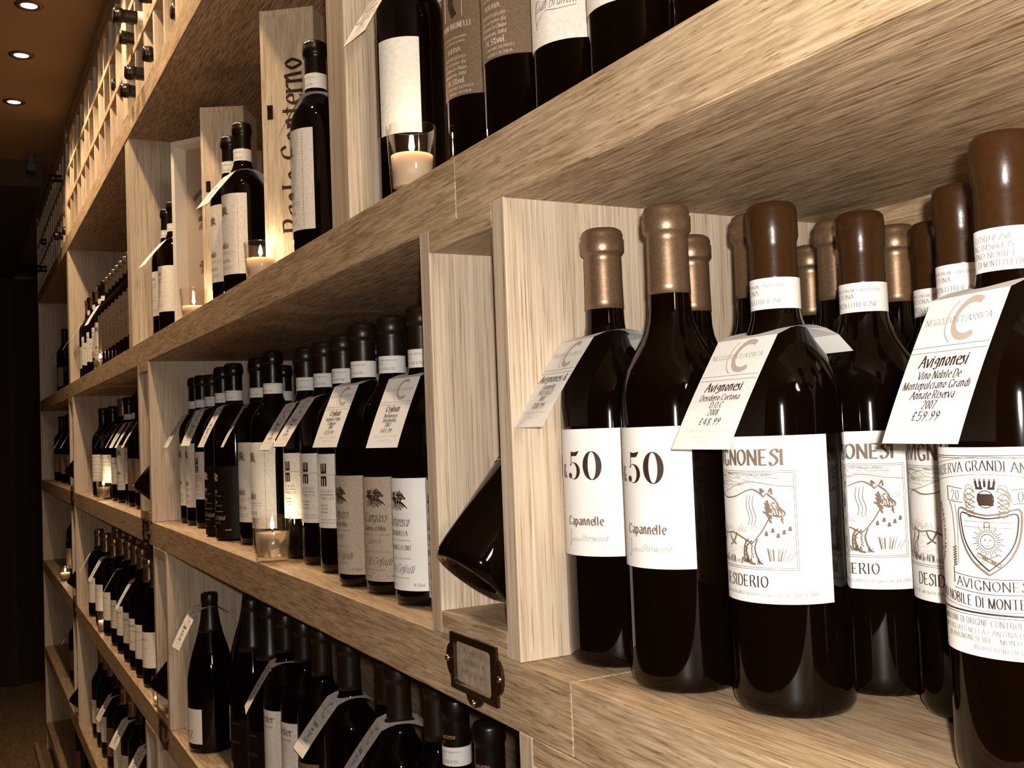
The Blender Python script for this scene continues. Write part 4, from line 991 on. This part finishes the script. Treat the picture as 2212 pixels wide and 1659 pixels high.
# ------------------------------------------------------------------ candle glasses
def candle(x, y, zs, h, r, wax, lab, wmat='wax_white', power=.10):
    o = thing('glass_tumbler', lab, 'glass', W(x, y, zs), 'clear candle glasses on the shelves')
    R_, Hh = r*S, h*S; rb = R_*.86
    prof = [(0, .0005), (rb*.95, .0005), (rb, .0025), (R_, Hh), (R_-.0008, Hh+.0006), (R_-.0018, Hh), (rb-.0012, .008), (rb*.6, .0065), (0, .006)]
    link('tumbler_glass', lathe('tumbler_glass', prof, 40), 'clear', o)
    c = thing('candle', 'pale lit candle inside the '+' '.join(lab.replace('clear ', '').split()[:11]), 'candle', W(x, y, zs)+Vector((0, 0, .0085)), 'tealights inside the candle glasses')
    wh = wax*S-.0085; wr = rb-.0022
    link('candle_wax', lathe('candle_wax', [(0, 0), (wr, 0), (wr+(R_-rb)*wh/Hh, wh), (wr-.003, wh+.0002), (wr-.006, wh-.001), (0, wh-.0012)], 32), wmat, c)
    link('wick', lathe('wick', [(.0007, wh-.0012), (.0006, wh+.006), (0, wh+.0065)], 8), 'wick', c)
    fz = wh+.004
    fl = link('flame', lathe('flame', [(0, fz), (.0024, fz+.003), (.0030, fz+.006), (.0022, fz+.011), (.0010, fz+.015), (0, fz+.018)], 12), 'flame', c)
    l = light('candle_light', 'POINT', W(x, y, zs)+Vector((0, 0, .0085+fz+.0215)), power, (1, .78, .5), shadow_soft_size=.003)
candle(-2.47, .065, UT, .182, .067, .105, 'clear candle glass on the upper shelf near the pale back-label bottle')
candle(-4.10, .085, UT, .165, .067, .10, 'clear candle glass on the upper shelf beside the lettered wooden box')
candle(-5.43, .08, UT, .16, .07, .07, 'clear candle glass in front of the open white-edged box')
candle(-9.47, .08, UT, .172, .064, .10, 'small clear candle glass far down the upper shelf', 'wax_gel')
candle(-3.94, .058, MT, .172, .074, .112, 'clear candle glass on the middle shelf beside the comb-logo bottles', 'wax_gel')
candle(-9.3, .065, MT, .185, .064, .11, 'small clear candle glass on the middle shelf in the third bay', 'wax_gel')
candle(-13.2, .07, LT, .17, .064, .09, 'glowing candle glass on the lower shelf at the far end')
candle(-6.55, .06, LT, .17, .064, .05, 'candle glass on the lower shelf left of the lower display box')
candle(-9.4, .06, LT, .16, .060, .09, 'small candle glass on the lower shelf among the tagged bottles')

# ------------------------------------------------------------------ wooden gift boxes on the upper shelf
def gift_box(ax, ay, ang, wd, dp, h, label, text, tx):
    o = thing('wooden_wine_box', label, 'wooden box', W(ax, ay, UT), None, math.radians(ang))
    w_, d_, h_ = wd*S, dp*S, h*S
    link('side_panel', boxmesh('side_panel', [(0, .006, 0, d_, 0, h_)], .0006), 'pine', o); link('side_panel', boxmesh('side_panel', [(w_-.006, w_, 0, d_, 0, h_)], .0006), 'pine', o)
    link('back_panel', boxmesh('back_panel', [(.006, w_-.006, d_-.006, d_, 0, h_)]), 'pine', o)
    link('end_panel', boxmesh('end_panel', [(.006, w_-.006, 0, d_-.006, h_-.010, h_-.0008)]), 'pine', o); link('end_panel', boxmesh('end_panel', [(.006, w_-.006, 0, d_-.006, 0, .010)]), 'pine', o)
    lid = link('sliding_lid', boxmesh('sliding_lid', [(.006, w_-.006, .0006, .0050, .010, h_-.010)], .0004), 'pine', o)
    link('thumb_notch', boxmesh('thumb_notch', [(.009, .018, -.0001, .0010, h_*.60, h_*.60+.022)]), 'bronze', lid)
    a = Art(); a.text(text, 0, 0, 36, 'l', 1.0, .85, 0, 0, True, fit=tx[2], res=5)
    link('lettering', a.mesh('lettering', lambda u, v: (tx[0]-v/1000, .0002, tx[1]+u/1000), ['ink']), [], lid)
gift_box(-4.15, .12, 52, .235, .27, 1.15, 'tall pine wine box with large dark lettering, left of the upright', 'Paolo Conterno', (.066, .078, 272))
gift_box(-5.50, .15, 60, .235, .25, 1.15, 'tall pine wine box standing between the open box and two bottles', 'Ginestra', (.082, .12, 210))
# open box with a bottle in it
o = thing('open_display_carton', 'open white-edged box with pale lining and a bottle image', 'box', W(-6.22, .125, UT), None, math.radians(36))
w_, d_, h_ = .36*S, .11*S, 1.15*S
link('side_panel', boxmesh('side_panel', [(0, .009, 0, d_, 0, h_)], .0005), 'paint_board', o); link('side_panel', boxmesh('side_panel', [(w_-.009, w_, 0, d_, 0, h_)], .0005), 'paint_board', o)
link('top_panel', boxmesh('top_panel', [(.006, w_-.006, 0, d_, h_-.011, h_)], .0005), 'paint_board', o); link('bottom_panel', boxmesh('bottom_panel', [(.006, w_-.006, 0, d_, 0, .008)]), 'paint_board', o)
link('back_lining', boxmesh('back_lining', [(.006, w_-.006, d_-.004, d_, .008, h_-.008)]), 'speckle', o)
a = Art(); a.pen([(30, 300), (50, 315), (70, 322), (95, 330), (110, 318), (120, 300)], 6, 14, 0, 1, 5); a.pen([(110, 318), (124, 312)], 2, 7, 0, 0)
emblem(a, 66, 250, 22, 1, 31); emblem(a, 62, 150, 18, 1, 33); emblem(a, 92, 135, 14, 1, 35); a.pen([(70, 230), (58, 200), (60, 170)], 1, 2, 0, 1, 4)
link('lining_print', a.mesh('lining_print', lambda u, v: (u/1000, d_-.0045, v/1000), ['ink', 'inkmid']), [], o)
B('nude', -5.78, .50, UT, 0, 'dark bottle hidden between the open white-edged box and the tall pine box')
